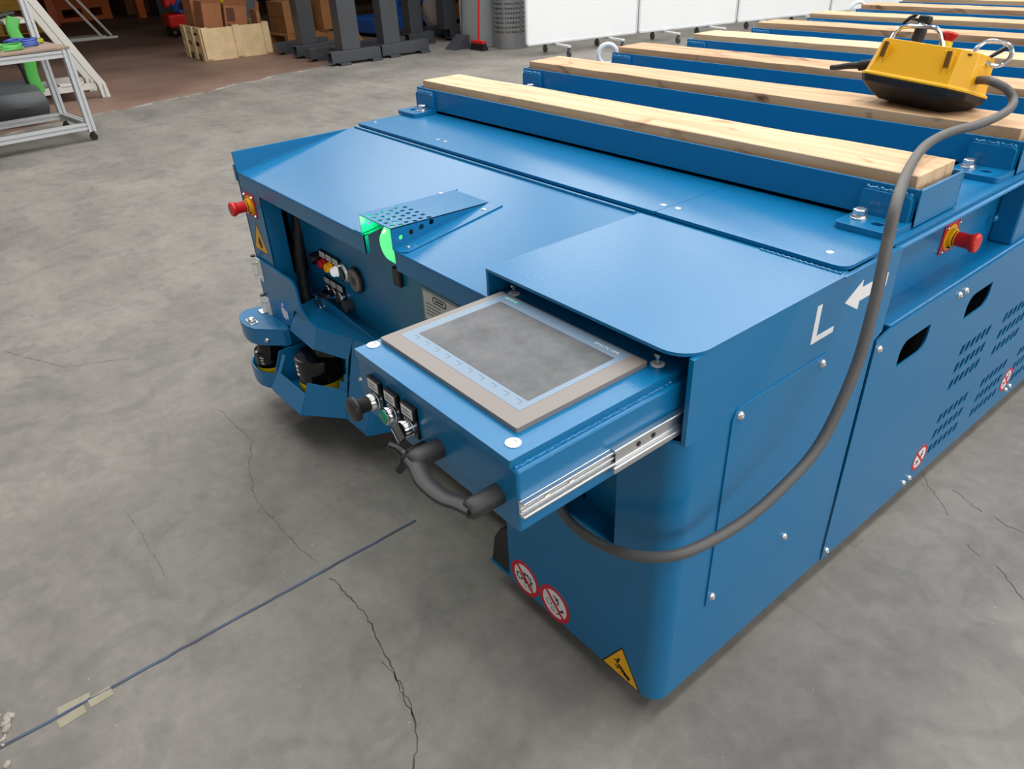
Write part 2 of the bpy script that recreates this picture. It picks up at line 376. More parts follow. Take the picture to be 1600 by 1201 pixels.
for (x, y) in ((-1.45, .9), (-.2, .9), (-1.45, 4.4), (-.2, 4.4)):
    bm = B(); lathe(bm, (x-.04, y, .12), (1, 0, 0), [(.06, 0), (.140, 0), (.147, .006), (.147, .074), (.140, .08), (.06, .08)], 28); P('wheel', bm, RUBBER)
# deck plates
def deck_plate(x0, x1, r, y1=YE-.02):
    bm = B(); plate(bm, rrect(x0, x1, .405, y1, r), 'z', .778, .785); return P('deck_plate', bm, bevel=.0012)
dp1 = deck_plate(-1.618, -.4150, .006); dp2 = deck_plate(-.4135, -.010, (.004, .022, .01, .004))
def flush_screw(x, y, z, p, r=.0065):
    bm = B(); lathe(bm, (x, y, z), (0, 0, 1), [(r, 0), (r, .0004), (r*.45, .0005), (r*.4, .0001)], 12); P('deck_screw', bm, WHITE if 0 else STEEL, p)
for x, y in ((-.43, .448), (-.395, .452), (-.065, .45), (-1.585, .45), (-1.25, .455), (-1.215, .455)): flush_screw(x, y, .785, dp1 if x < -.414 else dp2)
# corner cover: front plate (with cable opening), rounded corner and side plate in one bent sheet
R0 = .035
bm = B()
plate(bm, [(-.427, .03), (-R0, .03), (-R0, .63), (-.12, .63), (-.12, .353), (-.248, .353), (-.248, .63), (-.427, .63)], 'y', 0, TH)
N_ = 10; arc = [(-R0+R0*math.sin(t), R0-R0*math.cos(t)) for t in [i*PI/2/N_ for i in range(N_+1)]]; arci = [(-R0+(R0-TH)*math.sin(t), R0-(R0-TH)*math.cos(t)) for t in [i*PI/2/N_ for i in range(N_+1)]]
cols = [[bm.verts.new((x, y, z)) for z in (.03, .63)]+[bm.verts.new((xi, yi, z)) for z in (.63, .03)] for (x, y), (xi, yi) in zip(arc, arci)]
for a, b in zip(cols, cols[1:]):
    for k in range(4): bm.faces.new((a[k], b[k], b[(k+1) % 4], a[(k+1) % 4]))
plate(bm, [(R0, .03), (.556, .03), (.556, .600), (.572, .606), (.572, .777), (.39, .777), (.39, .7744), (.008, .7744), (.008, .63), (R0, .63)], 'x', -.008, 0)
ar = [(-.055+.055*math.cos(t), .572+.05*math.sin(t)) for t in [i*PI/2/8 for i in range(9)]]
cols = [[bm.verts.new((x, y, z)) for z in (.608, .7765)] for x, y in ar]
for a, b in zip(cols, cols[1:]): bm.faces.new((a[0], b[0], b[1], a[1]))
cover = P('corner_cover', bm, merge=False)
bm = B(); tube(bm, [(-.012, .012, .6305), (-.022, .006, .6305), (-.034, .003, .6305)], .002, 6); P('cut_edge', bm, BLUE, cover)
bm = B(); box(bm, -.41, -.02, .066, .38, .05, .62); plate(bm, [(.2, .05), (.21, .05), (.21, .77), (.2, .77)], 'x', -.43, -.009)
P('cover_shade_box', bm, DARK)  # near-black box and sheet stand in for shade inside the cover
bm = B(); box(bm, -.245, -.123, .055, .062, .34, .63); box(bm, -.26, -.11, .008, .06, .33, .345); P('cable_duct', bm, BLUE)
# hood of the drawer bay
bm = B(); plate(bm, rrect(-.440, .0, -.006, .389, (.004, .048, .004, .004), 8), 'z', .7745, .780); hood = P('bay_hood', bm, bevel=.002)
bm = B(); box(bm, -.440, -.434, -.004, .389, .62, .7745); P('bay_side_sheet', bm)
bm = B(); tube(bm, [(-.16+.0035*i, .3895+.0008*math.sin(i*2.1), .780) for i in range(44)], lambda t: .0026+.0009*math.sin(t*90), 7); P('weld_bead', bm, BEAD, hood)
# access panel on the side
bm = B(); plate(bm, rrect(.118, .382, .215, .644, (0, 0, .004, .022)), 'x', .0, .0028); acc = P('access_panel', bm, bevel=.0008)
def dome_screw(p, d, par, r=.0068, m=STEEL, nm='screw'):
    bm = B(); lathe(bm, p, d, [(r*1.15, 0), (r*1.15, .001), (r, .002), (r*.85, .0042), (r*.45, .0055), (r*.4, .004)], 14); P(nm, bm, m, par)
for y, z in ((.136, .628), (.365, .628), (.133, .231), (.361, .233)): dome_screw((.0028, y, z), (1, 0, 0), acc)
# long side panel with hand holes and ventilation slots
holes = [rrect(.683, .806, .490, .546, (0, .028, 0, .028)), rrect(.988, 1.110, .490, .546, (0, .028, 0, .028))]
for by in (1.036, 1.283, 1.53):
    for bz in (.375, .179):
        for r in range(3):
            for k in range(6):
                y = by+k*.029; z = bz-r*.048; holes.append([(y, z), (y+.019, z), (y+.029, z+.026), (y+.010, z+.026)])
bm = B(); plate(bm, [(.562, .03), (YE, .03), (YE, .605), (.60, .605), (.562, .596)], 'x', -.0005, .003, holes); sidep = P('side_panel', bm, smooth=False)
for y, z in ((.580, .573), (.918, .575), (.949, .575), (.577, .052), (.935, .049), (.965, .049), (1.548, .062), (1.574, .064)): dome_screw((.003, y, z), (1, 0, 0), sidep)
# white L and arrow painted on the side
bm = B(); plate(bm, [(.316, .681), (.383, .681), (.383, .692), (.330, .692), (.330, .750), (.316, .750)], 'x', 0, .0005); P('painted_letter', bm, WHITE, cover, smooth=False)
bm = B(); plate(bm, [(.405, .726), (.455, .753), (.455, .739), (.545, .739), (.545, .714), (.455, .714), (.455, .698)], 'x', 0, .0005); P('painted_arrow', bm, WHITE, cover, smooth=False)
# stickers -----------------------------------------------------------
def gear(u, v, r, n, axis, a, bm, ri=.62):
    outer = []
    for i in range(n*4):
        t = 2*PI*i/(n*4); q = r if i % 4 in (0, 1) else r*.8; outer.append((u+q*math.cos(t), v+q*math.sin(t)))
    plate(bm, outer, axis, a[0], a[1], [circ(u, v, r*ri, 14)])
def prohibition(u, v, r, axis, a0, s, kind, par=None):
    """s: +1/-1 outward direction along the axis"""
    L_ = lambda k: (a0, a0+s*k*.0003)
    bm = B(); plate(bm, circ(u, v, r, 28), axis, *L_(1)); st = P('prohibition_sticker', bm, WHITE, par, smooth=False)
    bm = B()
    if kind == 'guard':
        gear(u+.15*r, v+.02*r, .36*r, 9, axis, L_(2), bm, .66); gear(u-.42*r, v-.1*r, .25*r, 7, axis, L_(2), bm, .6)
        for i in range(5): plate(bm, [(u-.1*r+i*.15*r, v+.5*r-.08*i*r), (u-.085*r+i*.15*r, v+.5*r-.08*i*r), (u-.085*r+i*.15*r, v-.62*r), (u-.1*r+i*.15*r, v-.62*r)], axis, *L_(1.6))
        for i in range(4): plate(bm, [(u-.15*r, v+.35*r-i*.28*r), (u+.62*r, v+.35*r-i*.28*r), (u+.62*r, v+.365*r-i*.28*r), (u-.15*r, v+.365*r-i*.28*r)], axis, *L_(1.6))
    elif kind == 'hand':
        gear(u-.38*r, v-.12*r, .2*r, 8, axis, L_(2), bm, .75); gear(u-.12*r, v-.42*r, .14*r, 7, axis, L_(2), bm, .7)
        for x0, y0, x1, y1, w in ((-.1, .5, .28, .3, .07), (.05, .5, .1, .25, .06), (.2, .5, .25, .2, .06), (.28, .3, .2, .05, .05), (.05, .15, .22, .08, .05), (.3, -.25, .55, -.1, .09), (.5, -.05, .6, -.15, .08), (.45, -.2, .5, .0, .06), (.1, -.55, .3, -.45, .06)):
            d = Vector((x1-x0, y1-y0)).normalized()*w/2; plate(bm, [(u+r*(x0-d.y), v+r*(y0+d.x)), (u+r*(x0+d.y), v+r*(y0-d.x)), (u+r*(x1+d.y), v+r*(y1-d.x)), (u+r*(x1-d.y), v+r*(y1+d.x))], axis, *L_(2))
    else:
        plate(bm, circ(u+.2*r, v+.42*r, .1*r, 10), axis, *L_(2))
        for x0, y0, x1, y1, w in ((.1, .3, .25, -.05, .16), (.2, .2, .45, .1, .08), (-.35, -.2, -.05, -.28, .15), (-.45, -.3, -.5, -.5, .1), (-.2, -.35, -.15, -.55, .1), (-.5, -.15, -.3, -.2, .1)):
            d = Vector((x1-x0, y1-y0)).normalized()*w/2; plate(bm, [(u+r*(x0-d.y), v+r*(y0+d.x)), (u+r*(x0+d.y), v+r*(y0-d.x)), (u+r*(x1+d.y), v+r*(y1-d.x)), (u+r*(x1-d.y), v+r*(y1+d.x))], axis, *L_(2))
    P('pictogram', bm, INK, st, smooth=False)
    bm = B(); plate(bm, circ(u, v, r, 28), axis, *L_(2.4), [circ(u, v, r*.8, 28)]); P('red_ring', bm, REDS, st, smooth=False)
    k = .62*r; w = .06*r
    bm = B(); plate(bm, [(u-k-w, v+k-w), (u-k+w, v+k+w), (u+k+w, v-k+w), (u+k-w, v-k-w)], axis, *L_(2.8)); P('red_slash', bm, REDS, st, smooth=False)
    return st
prohibition(-.371, .072, .046, 'y', 0, -1, 'guard'); prohibition(-.276, .073, .046, 'y', 0, -1, 'hand')
prohibition(.996, .098, .037, 'x', .003, 1, 'person'); prohibition(1.514, .112, .037, 'x', .003, 1, 'person')
def warning(pts, axis, a0, s, parts, par=None):
    L_ = lambda k: (a0, a0+s*k*.0003); c = (sum(p[0] for p in pts)/3, sum(p[1] for p in pts)/3)
    bm = B(); plate(bm, pts, axis, *L_(1)); st = P('warning_sticker', bm, INK, par, smooth=False)
    bm = B(); plate(bm, [(c[0]+(p[0]-c[0])*.9, c[1]+(p[1]-c[1])*.9) for p in pts], axis, *L_(2)); P('yellow_field', bm, YELS, st, smooth=False)
    bm = B(); r = math.dist(pts[0], pts[1])
    for x0, y0, x1, y1, w in parts:
        d = Vector((x1-x0, y1-y0)).normalized()*w/2; plate(bm, [(c[0]+r*(x0-d.y), c[1]+r*(y0+d.x)), (c[0]+r*(x0+d.y), c[1]+r*(y0-d.x)), (c[0]+r*(x1+d.y), c[1]+r*(y1-d.x)), (c[0]+r*(x1-d.y), c[1]+r*(y1+d.x))], axis, *L_(3))
    P('pictogram', bm, INK, st, smooth=False)
warning([(-.087, .116), (-.137, .0305), (-.0365, .0305)], 'y', 0, -1, [(-.05, .2, -.1, .02, .05), (-.1, .12, -.18, .05, .025), (-.06, .02, .02, -.04, .05), (-.16, -.08, .08, -.08, .02), (-.12, -.03, .06, -.03, .02), (0, 0, .12, -.12, .05), (.08, -.1, .24, -.17, .1), (-.1, -.13, -.04, -.05, .02), (.02, -.16, .06, -.06, .02)])
warning([(-1.553, .585), (-1.604, .495), (-1.505, .495)], 'y', 0, -1, [(0, .15, .02, -.1, .07), (-.07, .1, -.03, -.1, .04), (.06, .1, .06, -.1, .04), (-.12, 0, -.02, -.1, .05), (.1, -.16, .12, .0, .03), (-.02, -.18, .06, -.1, .07)])
# emergency stop buttons
def estop(loc, axis, par, nm='emergency_stop'):
    d = Vector(axis); u, v, _ = frame_of(d); M = Matrix.Translation(loc) @ Matrix((u, v, d)).transposed().to_4x4()
    bm = B(); plate(bm, rrect(-.034, .034, -.034, .034, .004), 'z', 0, .0025, M=M); st = P(nm, bm, REDS, par, bevel=.0006)
    bm = B(); lathe(bm, loc, d, [(.0285, .0025), (.0285, .004), (.0, .004)], 24, cap=False); P('yellow_disc', bm, YELS, st)
    bm = B(); lathe(bm, loc, d, [(.020, .004), (.020, .012), (.0165, .013), (.0165, .017)], 22); P('yellow_collar', bm, YELS, st)
    bm = B(); lathe(bm, loc, d, [(.0168, .0125), (.0172, .015)], 22, cap=False); box(bm, -.012, .012, .0195, .0205, .006, .011, M); P('black_mark', bm, INK, st)
    bm = B(); lathe(bm, loc, d, [(.0155, .016), (.0155, .040), (.0175, .046), (.0205, .050), (.0205, .056), (.018, .0595), (.0, .0605)], 26, cap=False); P('mushroom_button', bm, RED, st)
    for a, b in ((-1, -1), (1, -1), (1, 1), (-1, 1)):
        q = M @ Vector((a*.027, b*.027, .0025)); dome_screw(q, d, st, .0035)
    return st
estop((-.060, .945, .681), (1, 0, 0), None); estop((-1.560, -.0, .635), (0, -1, 0), None)
# sloping front cover with a notch for the beacon
S0, S1 = .720, .778          # heights at y=0 and y=.386
zs = lambda y: S0+(S1-S0)*y/.386
bm = B()
x0, xa, xb, x1 = -1.612, -.890, -.760, -.4405
for a, b in ((x0, xa), (xa, xb), (xb, x1)):
    yf = .055 if a == xa else 0
    sheet(bm, [((a, yf, zs(yf)), (b, yf, zs(yf)), (b, .386, S1), (a, .386, S1))], .004)
for a, b in ((x0, xa), (xb, x1)): sheet(bm, [((a, 0, .676), (b, 0, .676), (b, 0, S0), (a, 0, S0))], .004)
slope = P('front_cover', bm, bevel=.0015)
bm = B(); box(bm, xa-.003, xa, 0, .012, .676, .7195); P('notch_edge', bm, BLUE, slope)
bm = B(); box(bm, xb, xb+.003, 0, .012, .676, .7195); P('notch_edge', bm, BLUE, slope)
bm = B(); tube(bm, [(-1.6, .386, .779), (-.45, .386, .779)], .0045, 8); P('hem', bm, BLUE, slope)
bm = B(); tube(bm, [(-1.611, .0005, .7195), (xa, .0005, .7195)], .0022, 6); tube(bm, [(xb, .0005, .7195), (-.441, .0005, .7195)], .0022, 6); P('folded_edge', bm, BLUE, slope)
# perforated beacon cowl
bm = B(); y1 = .255
def cw(x, y, k): return (x, y, zs(y)+k)
holes = []
top = lambda y: .766+(zs(y1)+.003-.766)*y/y1
T = Matrix(((1, 0, 0, 0), (0, 1, 0, 0), (0, (zs(y1)+.003-.766)/y1, 1, .766), (0, 0, 0, 1)))
for i in range(5):
    for j in range(6):
        if 1: holes.append(circ(-.872+i*.0235+(j % 2)*.006, .012+j*.0175, .0056, 10))
plate(bm, [(-.893, 0), (-.764, 0), (-.764, y1), (-.893, y1)], 'z', -.002, 0, holes, M=T); cowl = P('beacon_cowl', bm, smooth=False)
def cowl_side(x, s):
    bm = B(); hs = [circ(.022+k*.026, (.742+k*.0045), .0062 if k else .005, 12) for k in range(4)]
    plate(bm, [(0, zs(0)), (y1, zs(y1)), (y1, zs(y1)+.003), (0, .766)], 'x', x, x+.002*s, hs); P('cowl_side', bm, BLUE, cowl, smooth=False)
    bm = B(); xx0, xx1 = (x, x+.042) if s > 0 else (x-.034, x)
    q = [(xx0, 0), (xx1-.012*s*(s > 0), 0), (xx1, .012), (xx1, .262), (xx0, .262)] if s > 0 else [(xx0, 0), (xx1, 0), (xx1, .262), (xx0, .262)]
    SL = Matrix(((1, 0, 0, 0), (0, 1, 0, 0), (0, (S1-S0)/.386, 1, S0), (0, 0, 0, 1)))
    plate(bm, q, 'z', .0002, .003, M=SL); fl = P('cowl_flange', bm, BLUE, cowl, bevel=.0006)
    for y in (.025, .225):
        bm = B(); c = (xx0+xx1)/2; lathe(bm, (c, y, zs(y)+.003), (0, 0, 1), [(.0055, 0), (.005, .0012), (.003, .0018)], 12); P('flange_screw', bm, STEEL, cowl)
cowl_side(-.766, 1); cowl_side(-.893, -1)
# beacon (lit green)
GLOW = mat('beacon_lens', srgb(120, 235, 150), .25, emis=(.10, 1, .30, 1), estr=1.1)
bm = B(); lathe(bm, (-.824, .056, .706), (0, -1, 0), [(.047, 0), (.0465, .010), (.042, .024), (.031, .036), (.014, .042), (0, .043)], 30, cap=False); bea = P('beacon', bm, GLOW)
bm = B(); lathe(bm, (-.824, .0565, .706), (0, 1, 0), [(.048, 0), (.048, .03)], 24); P('beacon_base', bm, BLACK, bea)
bm = B(); box(bm, -.888, -.81, .06, .09, .66, .69); P('beacon_bracket', bm, BLACK, bea)
l = bpy.data.lights.new('beacon_lamp', 'POINT'); l.energy = .35; l.color = (.2, 1, .1); l.shadow_soft_size = .01
lo = bpy.data.objects.new('beacon_lamp', l); C.objects.link(lo); lo.location = (-.872, .012, .745+LIFT)
# left post, recess wall, recessed control panel
bm = B(); plate(bm, [(-1.616, .465), (-1.482, .465), (-1.482, .676), (-1.612, .676), (-1.612, .70), (-1.616, .70)], 'y', 0, .004)
box(bm, -1.486, -1.482, 0, .055, .43, .70); box(bm, -1.486, -1.482, .0, .10, .12, .43); box(bm, -1.616, -1.612, 0, .12, .12, .70); P('corner_post', bm, bevel=.0008)
bm = B(); box(bm, -1.58, -1.49, .13, .18, .1, .7); P('recess_shade_block', bm, DARK)  # near-black block paints the shade seen through the slot by the post
bm = B(); box(bm, -1.479, -.44, .10, .104, .09, .72); panel = P('control_panel', bm)
bm = B(); plate(bm, [(.0, .690), (.17, .735), (.17, .748), (.0, .736)], 'x', -1.636, -1.632); box(bm, -1.636, -1.614, .0, .004, .692, .734); P('corner_guard', bm)
bm = B(); plate(bm, circ(.085, .733, .006, 12, .7), 'x', -1.632, -1.6313); P('guard_screw', bm, WHITE)
bm = B(); tube(bm, spline([(-1.50, .115, .70), (-1.495, .105, .6), (-1.485, .085, .5), (-1.462, .07, .42), (-1.440, .06, .36), (-1.43, .06, .28)], 10), lambda t: .017+.0012*math.sin(t*260), 12); P('cable_conduit', bm, RUBBER)
# panel instruments
def legend(x, z, y, w, par, lines=2):
    bm = B(); box(bm, x-w/2, x+w/2, y-.004, y, z-.044, z+.009); box(bm, x-w/2, x+w/2, y-.008, y, z-.012, z+.010); h = P('legend_holder', bm, BLACK, par, bevel=.0008)
    bm = B(); box(bm, x-w/2+.003, x+w/2-.003, y-.0086, y-.008, z-.009, z+.007); P('legend_label', bm, LABEL, par, smooth=False)
    bm = B()
    for k in range(lines): box(bm, x-w*.3, x+w*(.2+.1*((k*7) % 2)), y-.0089, y-.0086, z+.001-k*.0055, z+.0022-k*.0055)
    P('legend_text', bm, INK, par, smooth=False)
PX = [-1.345, -1.306, -1.267]
LITW = mat('white_lens', srgb(240, 245, 250), .2, emis=(1, 1, 1, 1), estr=.5); LITY = mat('yellow_lens', srgb(235, 165, 10), .25, emis=(1, .5, 0, 1), estr=.15); LITR = mat('red_lens', srgb(215, 20, 20), .25)
for i, x in enumerate(PX):
    legend(x, .520, .10, .037, panel); legend(x, .441, .10, .037, panel)
    bm = B(); lathe(bm, (x, .099, .492), (0, -1, 0), [(.0155, 0), (.0155, .008), (.0135, .010), (.013, .018), (.010, .022), (0, .023)], 20, cap=False); P('signal_lamp', bm, (LITR, LITY, LITW)[i], panel)
    bm = B(); lathe(bm, (x, .099, .412), (0, -1, 0), [(.0155, 0), (.0155, .010), (.013, .013), (0, .013)], 20, cap=False); s = P('selector_switch', bm, CHROME, panel)
    bm = B(); box(bm, -.004, .004, -.013, -.0, -.014, .014, Matrix.Translation((x, .088, .412)) @ Matrix.Rotation(.6-.5*i, 4, 'Y')); P('selector_lever', bm, BLACK, panel, bevel=.002)
bm = B(); lathe(bm, (-1.382, .099, .50), (0, -1, 0), [(.018, 0), (.018, .02), (.015, .03), (0, .03)], 18, cap=False); P('black_push_button', bm, BLACK, panel)
bm = B(); lathe(bm, (-1.228, .099, .497), (0, -1, 0), [(.029, 0), (.029, .006), (.025, .009), (.021, .007), (.021, .012), (0, .013)], 24, cap=False); P('gauge_body', bm, CHROME, panel)
bm = B(); box(bm, -1.237, -1.219, .0845, .0866, .482, .512); P('gauge_window', bm, MACH, panel)
bm = B(); lathe(bm, (-1.160, .0995, .498), (0, -1, 0), [(.036, 0), (.036, .008), (.033, .009)], 28); g = P('hour_meter', bm, BLACK, panel)
bm = B(); lathe(bm, (-1.163, .0905, .498), (0, -1, 0), [(.031, 0), (.031, .0022), (.0285, .003)], 28); P('meter_face', bm, GREY, panel)
bm = B(); box(bm, -1.172, -1.150, .0865, .088, .486, .508); P('meter_display', bm, MACH, panel)
bm = B(); tube(bm, [(-1.20, .045, .452), (-1.255, .05, .432)], .0035, 8); tube(bm, [(-1.255, .05, .432), (-1.33, .06, .41), (-1.37, .05, .405)], .0045, 8); P('key', bm, CHROME, panel)
bm = B(); tube(bm, [(-1.255, .05, .432), (-1.30, .052, .418), (-1.345, .058, .41)], .0075, 8); P('key_grip', bm, BLACK, panel)
bm = B(); cyl(bm, (-1.22, .098, .405), (-1.22, .075, .405), .016); P('key_tag', bm, MACH, panel)
bm = B(); tube(bm, spline([(-1.36, .06, .405), (-1.36, .055, .385), (-1.345, .055, .372), (-1.34, .06, .36)], 5), .0035, 7); P('key_ring', bm, CHROME, panel)
bm = B(); box(bm, -.947, -.913, .088, .10, .556, .604); P('socket_cover', bm, BLACK, panel, bevel=.004)
bm = B(); lathe(bm, (-.93, .088, .588), (0, -1, 0), [(.006, 0), (.005, .0015)], 10); P('socket_lock', bm, MACH, panel)
bm = B(); box(bm, -.835, -.69, .0985, .10, .50, .585); npl = P('name_plate', bm, mat('plate_silver', srgb(150, 152, 150), .5), panel)
bm = B(); box(bm, -.828, -.697, .0978, .0985, .507, .579); P('plate_field', bm, LABEL, panel, smooth=False)
bm = B(); plate(bm, rrect(-.79, -.735, .558, .575, .008), 'y', .0972, .0978, [rrect(-.787, -.738, .5605, .5725, .006)]); box(bm, -.778, -.747, .0972, .0978, .5645, .5685)
for k in range(4): box(bm, -.82, -.76+.01*(k % 3), .0972, .0978, .549-k*.009, .5505-k*.009)
P('plate_text', bm, INK, panel, smooth=False)
# hinged flap
bm = B(); plate(bm, [(-1.612, .466), (-1.368, .466), (-1.350, .460), (-1.338, .445), (-1.335, .43), (-1.333, .405), (-1.327, .388), (-1.314, .374), (-1.295, .366), (-1.385, .366), (-1.40, .34), (-1.405, .30), (-1.49, .28), (-1.49, .12), (-1.612, .12)], 'y', -.008, -.001); flap = P('hinged_flap', bm, bevel=.001)
for z in (.432, .302):
    bm = B(); cyl(bm, (-1.610, -.013, z-.036), (-1.610, -.013, z+.036), .009); box(bm, -1.606, -1.572, -.013, -.008, z-.036, z+.036); h = P('hinge', bm, HINGEM, flap, bevel=.001)
    bm = B(); cyl(bm, (-1.610, -.013, z+.0361), (-1.610, -.013, z+.040), .0075); cyl(bm, (-1.610, -.013, z+.0145), (-1.610, -.013, z+.0155), .0094); cyl(bm, (-1.610, -.013, z-.0225), (-1.610, -.013, z-.0215), .0094); P('hinge_pin', bm, BLACK, flap)
    for k in (-.024, .024): dome_screw((-1.584, -.013, z+k), (0, -1, 0), flap, .005)
bm = B(); plate(bm, circ(-1.460, .333, .034, 28), 'y', -.008, -.0085); P('manual_sticker', bm, MANB, flap, smooth=False)
bm = B(); plate(bm, circ(-1.466, .355, .006, 12), 'y', -.008, -.0089); plate(bm, [(-1.478, .345), (-1.456, .345), (-1.450, .325), (-1.457, .308), (-1.474, .312), (-1.480, .328)], 'y', -.008, -.0089); plate(bm, [(-1.452, .338), (-1.438, .342), (-1.438, .316), (-1.452, .312)], 'y', -.008, -.0089); P('manual_pictogram', bm, WHITE, flap, smooth=False)
# centre scanner housing
def lerp(a, b, t): return tuple(a[i]+(b[i]-a[i])*t for i in range(3))
def zline(pts):
    def f(z):
        for (a, b) in zip(pts, pts[1:]):
            if a[2] >= z >= b[2]: return lerp(a, b, (a[2]-z)/(a[2]-b[2]))
        return pts[-1] if z < pts[-1][2] else pts[0]
    return f
L0 = zline([(-1.385, .003, .365), (-1.406, -.026, .30), (-1.440, -.108, .11)])
L1 = zline([(-1.232, -.013, .365), (-1.242, -.030, .30), (-1.250, -.103, .11)])
L2 = zline([(-1.10, .028, .365), (-1.118, .012, .30), (-1.140, -.014, .11)])
L3 = zline([(-1.02, .05, .365), (-1.03, .006, .30), (-1.045, -.004, .095)])
bm = B(); t_ = .004
def fac(A, Bf, z0, z1, s0=0, s1=1):
    sheet(bm, [(lerp(A(z0), Bf(z0), s0), lerp(A(z0), Bf(z0), s1), lerp(A(z1), Bf(z1), s1), lerp(A(z1), Bf(z1), s0))], t_)
fac(L0, L1, .300, .365); fac(L1, L2, .302, .365)
fac(L0, L1, .11, .172); fac(L0, L1, .172, .225, 0, .11); fac(L1, L2, .11, .205)
for k in range(4): fac(L1, L2, .205+.0243*k, .2293+.0243*k, (.80, .9, .95, .93)[k], 1)
fac(L2, L3, .11, .365)
house = P('scanner_housing', bm, bevel=.0012)
bm = B(); plate(bm, [(-1.385, .003), (-1.232, -.013), (-1.10, .028), (-.95, .078), (-.95, .10), (-1.43, .10), (-1.40, .02)], 'z', .361, .366); P('housing_top', bm, BLUE, house, bevel=.001)
bm = B(); plate(bm, [(-1.360, .366), (-.93, .366), (-1.30, .402), (-1.345, .402)], 'y', .062, .066); P('housing_rib', bm, BLUE, house, bevel=.001)
bm = B(); plate(bm, [(-1.44, -.105), (-1.25, -.10), (-1.14, -.012), (-1.14, .09), (-1.44, .09)], 'z', .110, .114); plate(bm, [(-1.48, .11), (-1.0, .11), (-1.0, .361), (-1.48, .361)], 'y', .0962, .0995); P('housing_back', bm, BLUE, house)
bm = B(); plate(bm, [(-.104, .112), (.096, .112), (.096, .225), (-.058, .225)], 'x', -1.445, -1.441); P('housing_side', bm, BLUE, house)
bm = B(); sheet(bm, [(L3(.095), (-.99, .10, .10), (-.98, .10, .361), L3(.361))], .004); sheet(bm, [(L2(.11), L3(.095), L3(.112), L2(.112))], .004); P('housing_end', bm, BLUE, house)
dome_screw(lerp(L2(.28), L3(.28), .9), (.15, -1, 0), house); dome_screw(lerp(L2(.145), L3(.145), .75), (.15, -1, 0), house)
def scanner(x, y, z0, r, h, nm, yaw=0, back=.0):
    bm = B(); lathe(bm, (x, y, z0), (0, 0, 1), [(r*.93, 0), (r*.98, .006), (r, h*.29)], 26); s = P(nm, bm, SCANY)
    bm = B(); lathe(bm, (x, y, z0), (0, 0, 1), [(r, h*.29), (r*1.01, h*.58), (r*.97, h*.62), (r*.80, h*.63)], 26); lathe(bm, (x+.008, y+back, z0), (0, 0, 1), [(r*.82, h*.56), (r*.80, h*.66), (r*.74, h*.70), (r*.72, h*.97), (r*.66, h)], 26); P('scanner_head', bm, mat('gloss_black', srgb(14, 14, 16), .12), s)
    M = Matrix.Translation((x, y, z0)) @ Matrix.Rotation(yaw, 4, 'Z')
    bm = B(); box(bm, -.012, .006, -r*1.03, -r*.96, h*.36, h*.58, M); P('scanner_display', bm, MACH, s)
    bm = B()
    for k in range(3): box(bm, .012+.002*k, .030-.003*(k % 2), -r*.99, -r*.9, h*.54-k*h*.06, h*.55-k*h*.06, M)
    P('scanner_print', bm, WHITE, s, smooth=False)
    return s
scanner(-1.300, .002, .115, .066, .225, 'laser_scanner', -.35, .040)
# left corner scanner housing
hp = [(-1.62, .01), (-1.66, -.01), (-1.672, -.055), (-1.655, -.080), (-1.63, -.094), (-1.59, -.101), (-1.555, -.100), (-1.52, -.088), (-1.455, -.028), (-1.45, -.009)]
bm = B(); plate(bm, hp, 'z', .225, .280); lh = P('corner_scanner_hood', bm, bevel=.003)
bm = B(); plate(bm, [(-1.565+(x+1.565)*1.01, -.045+(y+.045)*1.02) for x, y in hp], 'z', .280, .2825); P('hood_lid', bm, BLUE, lh, bevel=.001)
cp = [(-1.565+(x+1.565)*.98, -.05+(y+.05)*1.0) for x, y in hp]; ci = [(-1.565+(x+1.565)*.92, -.05+(y+.05)*.9) for x, y in hp]
bm = B(); plate(bm, cp, 'z', .075, .125, [ci]); plate(bm, cp, 'z', .070, .076); P('corner_scanner_cup', bm, bevel=.001)
scanner(-1.585, -.042, .078, .046, .155, 'laser_scanner', .2)
dome_screw((-1.497, -.068, .245), (.6, -.8, 0), lh)
bm = B(); box(bm, -1.60, -1.55, -.088, -.062, .2825, .2850); lathe(bm, (-1.575, -.075, .285), (0, 0, 1), [(.011, 0), (.011, .008), (.006, .011)], 10); box(bm, -1.59, -1.56, -.083, -.067, .285, .291); P('latch', bm, ZINC, lh, bevel=.001)
bm = B(); box(bm, -1.635, -1.60, -.032, -.012, .2825, .286); P('latch', bm, ZINC, lh, bevel=.001)
# black plate with a cut corner, left of the drawer bay
bm = B(); plate(bm, [(-.427, .034), (-.497, .034), (-.482, .115), (-.462, .150), (-.427, .172)], 'y', .004, .03); P('black_corner_plate', bm, BLACK, bevel=.002)
bm = B(); box(bm, -.499, -.425, -.0, .03, .030, .0345); P('bottom_strip', bm)

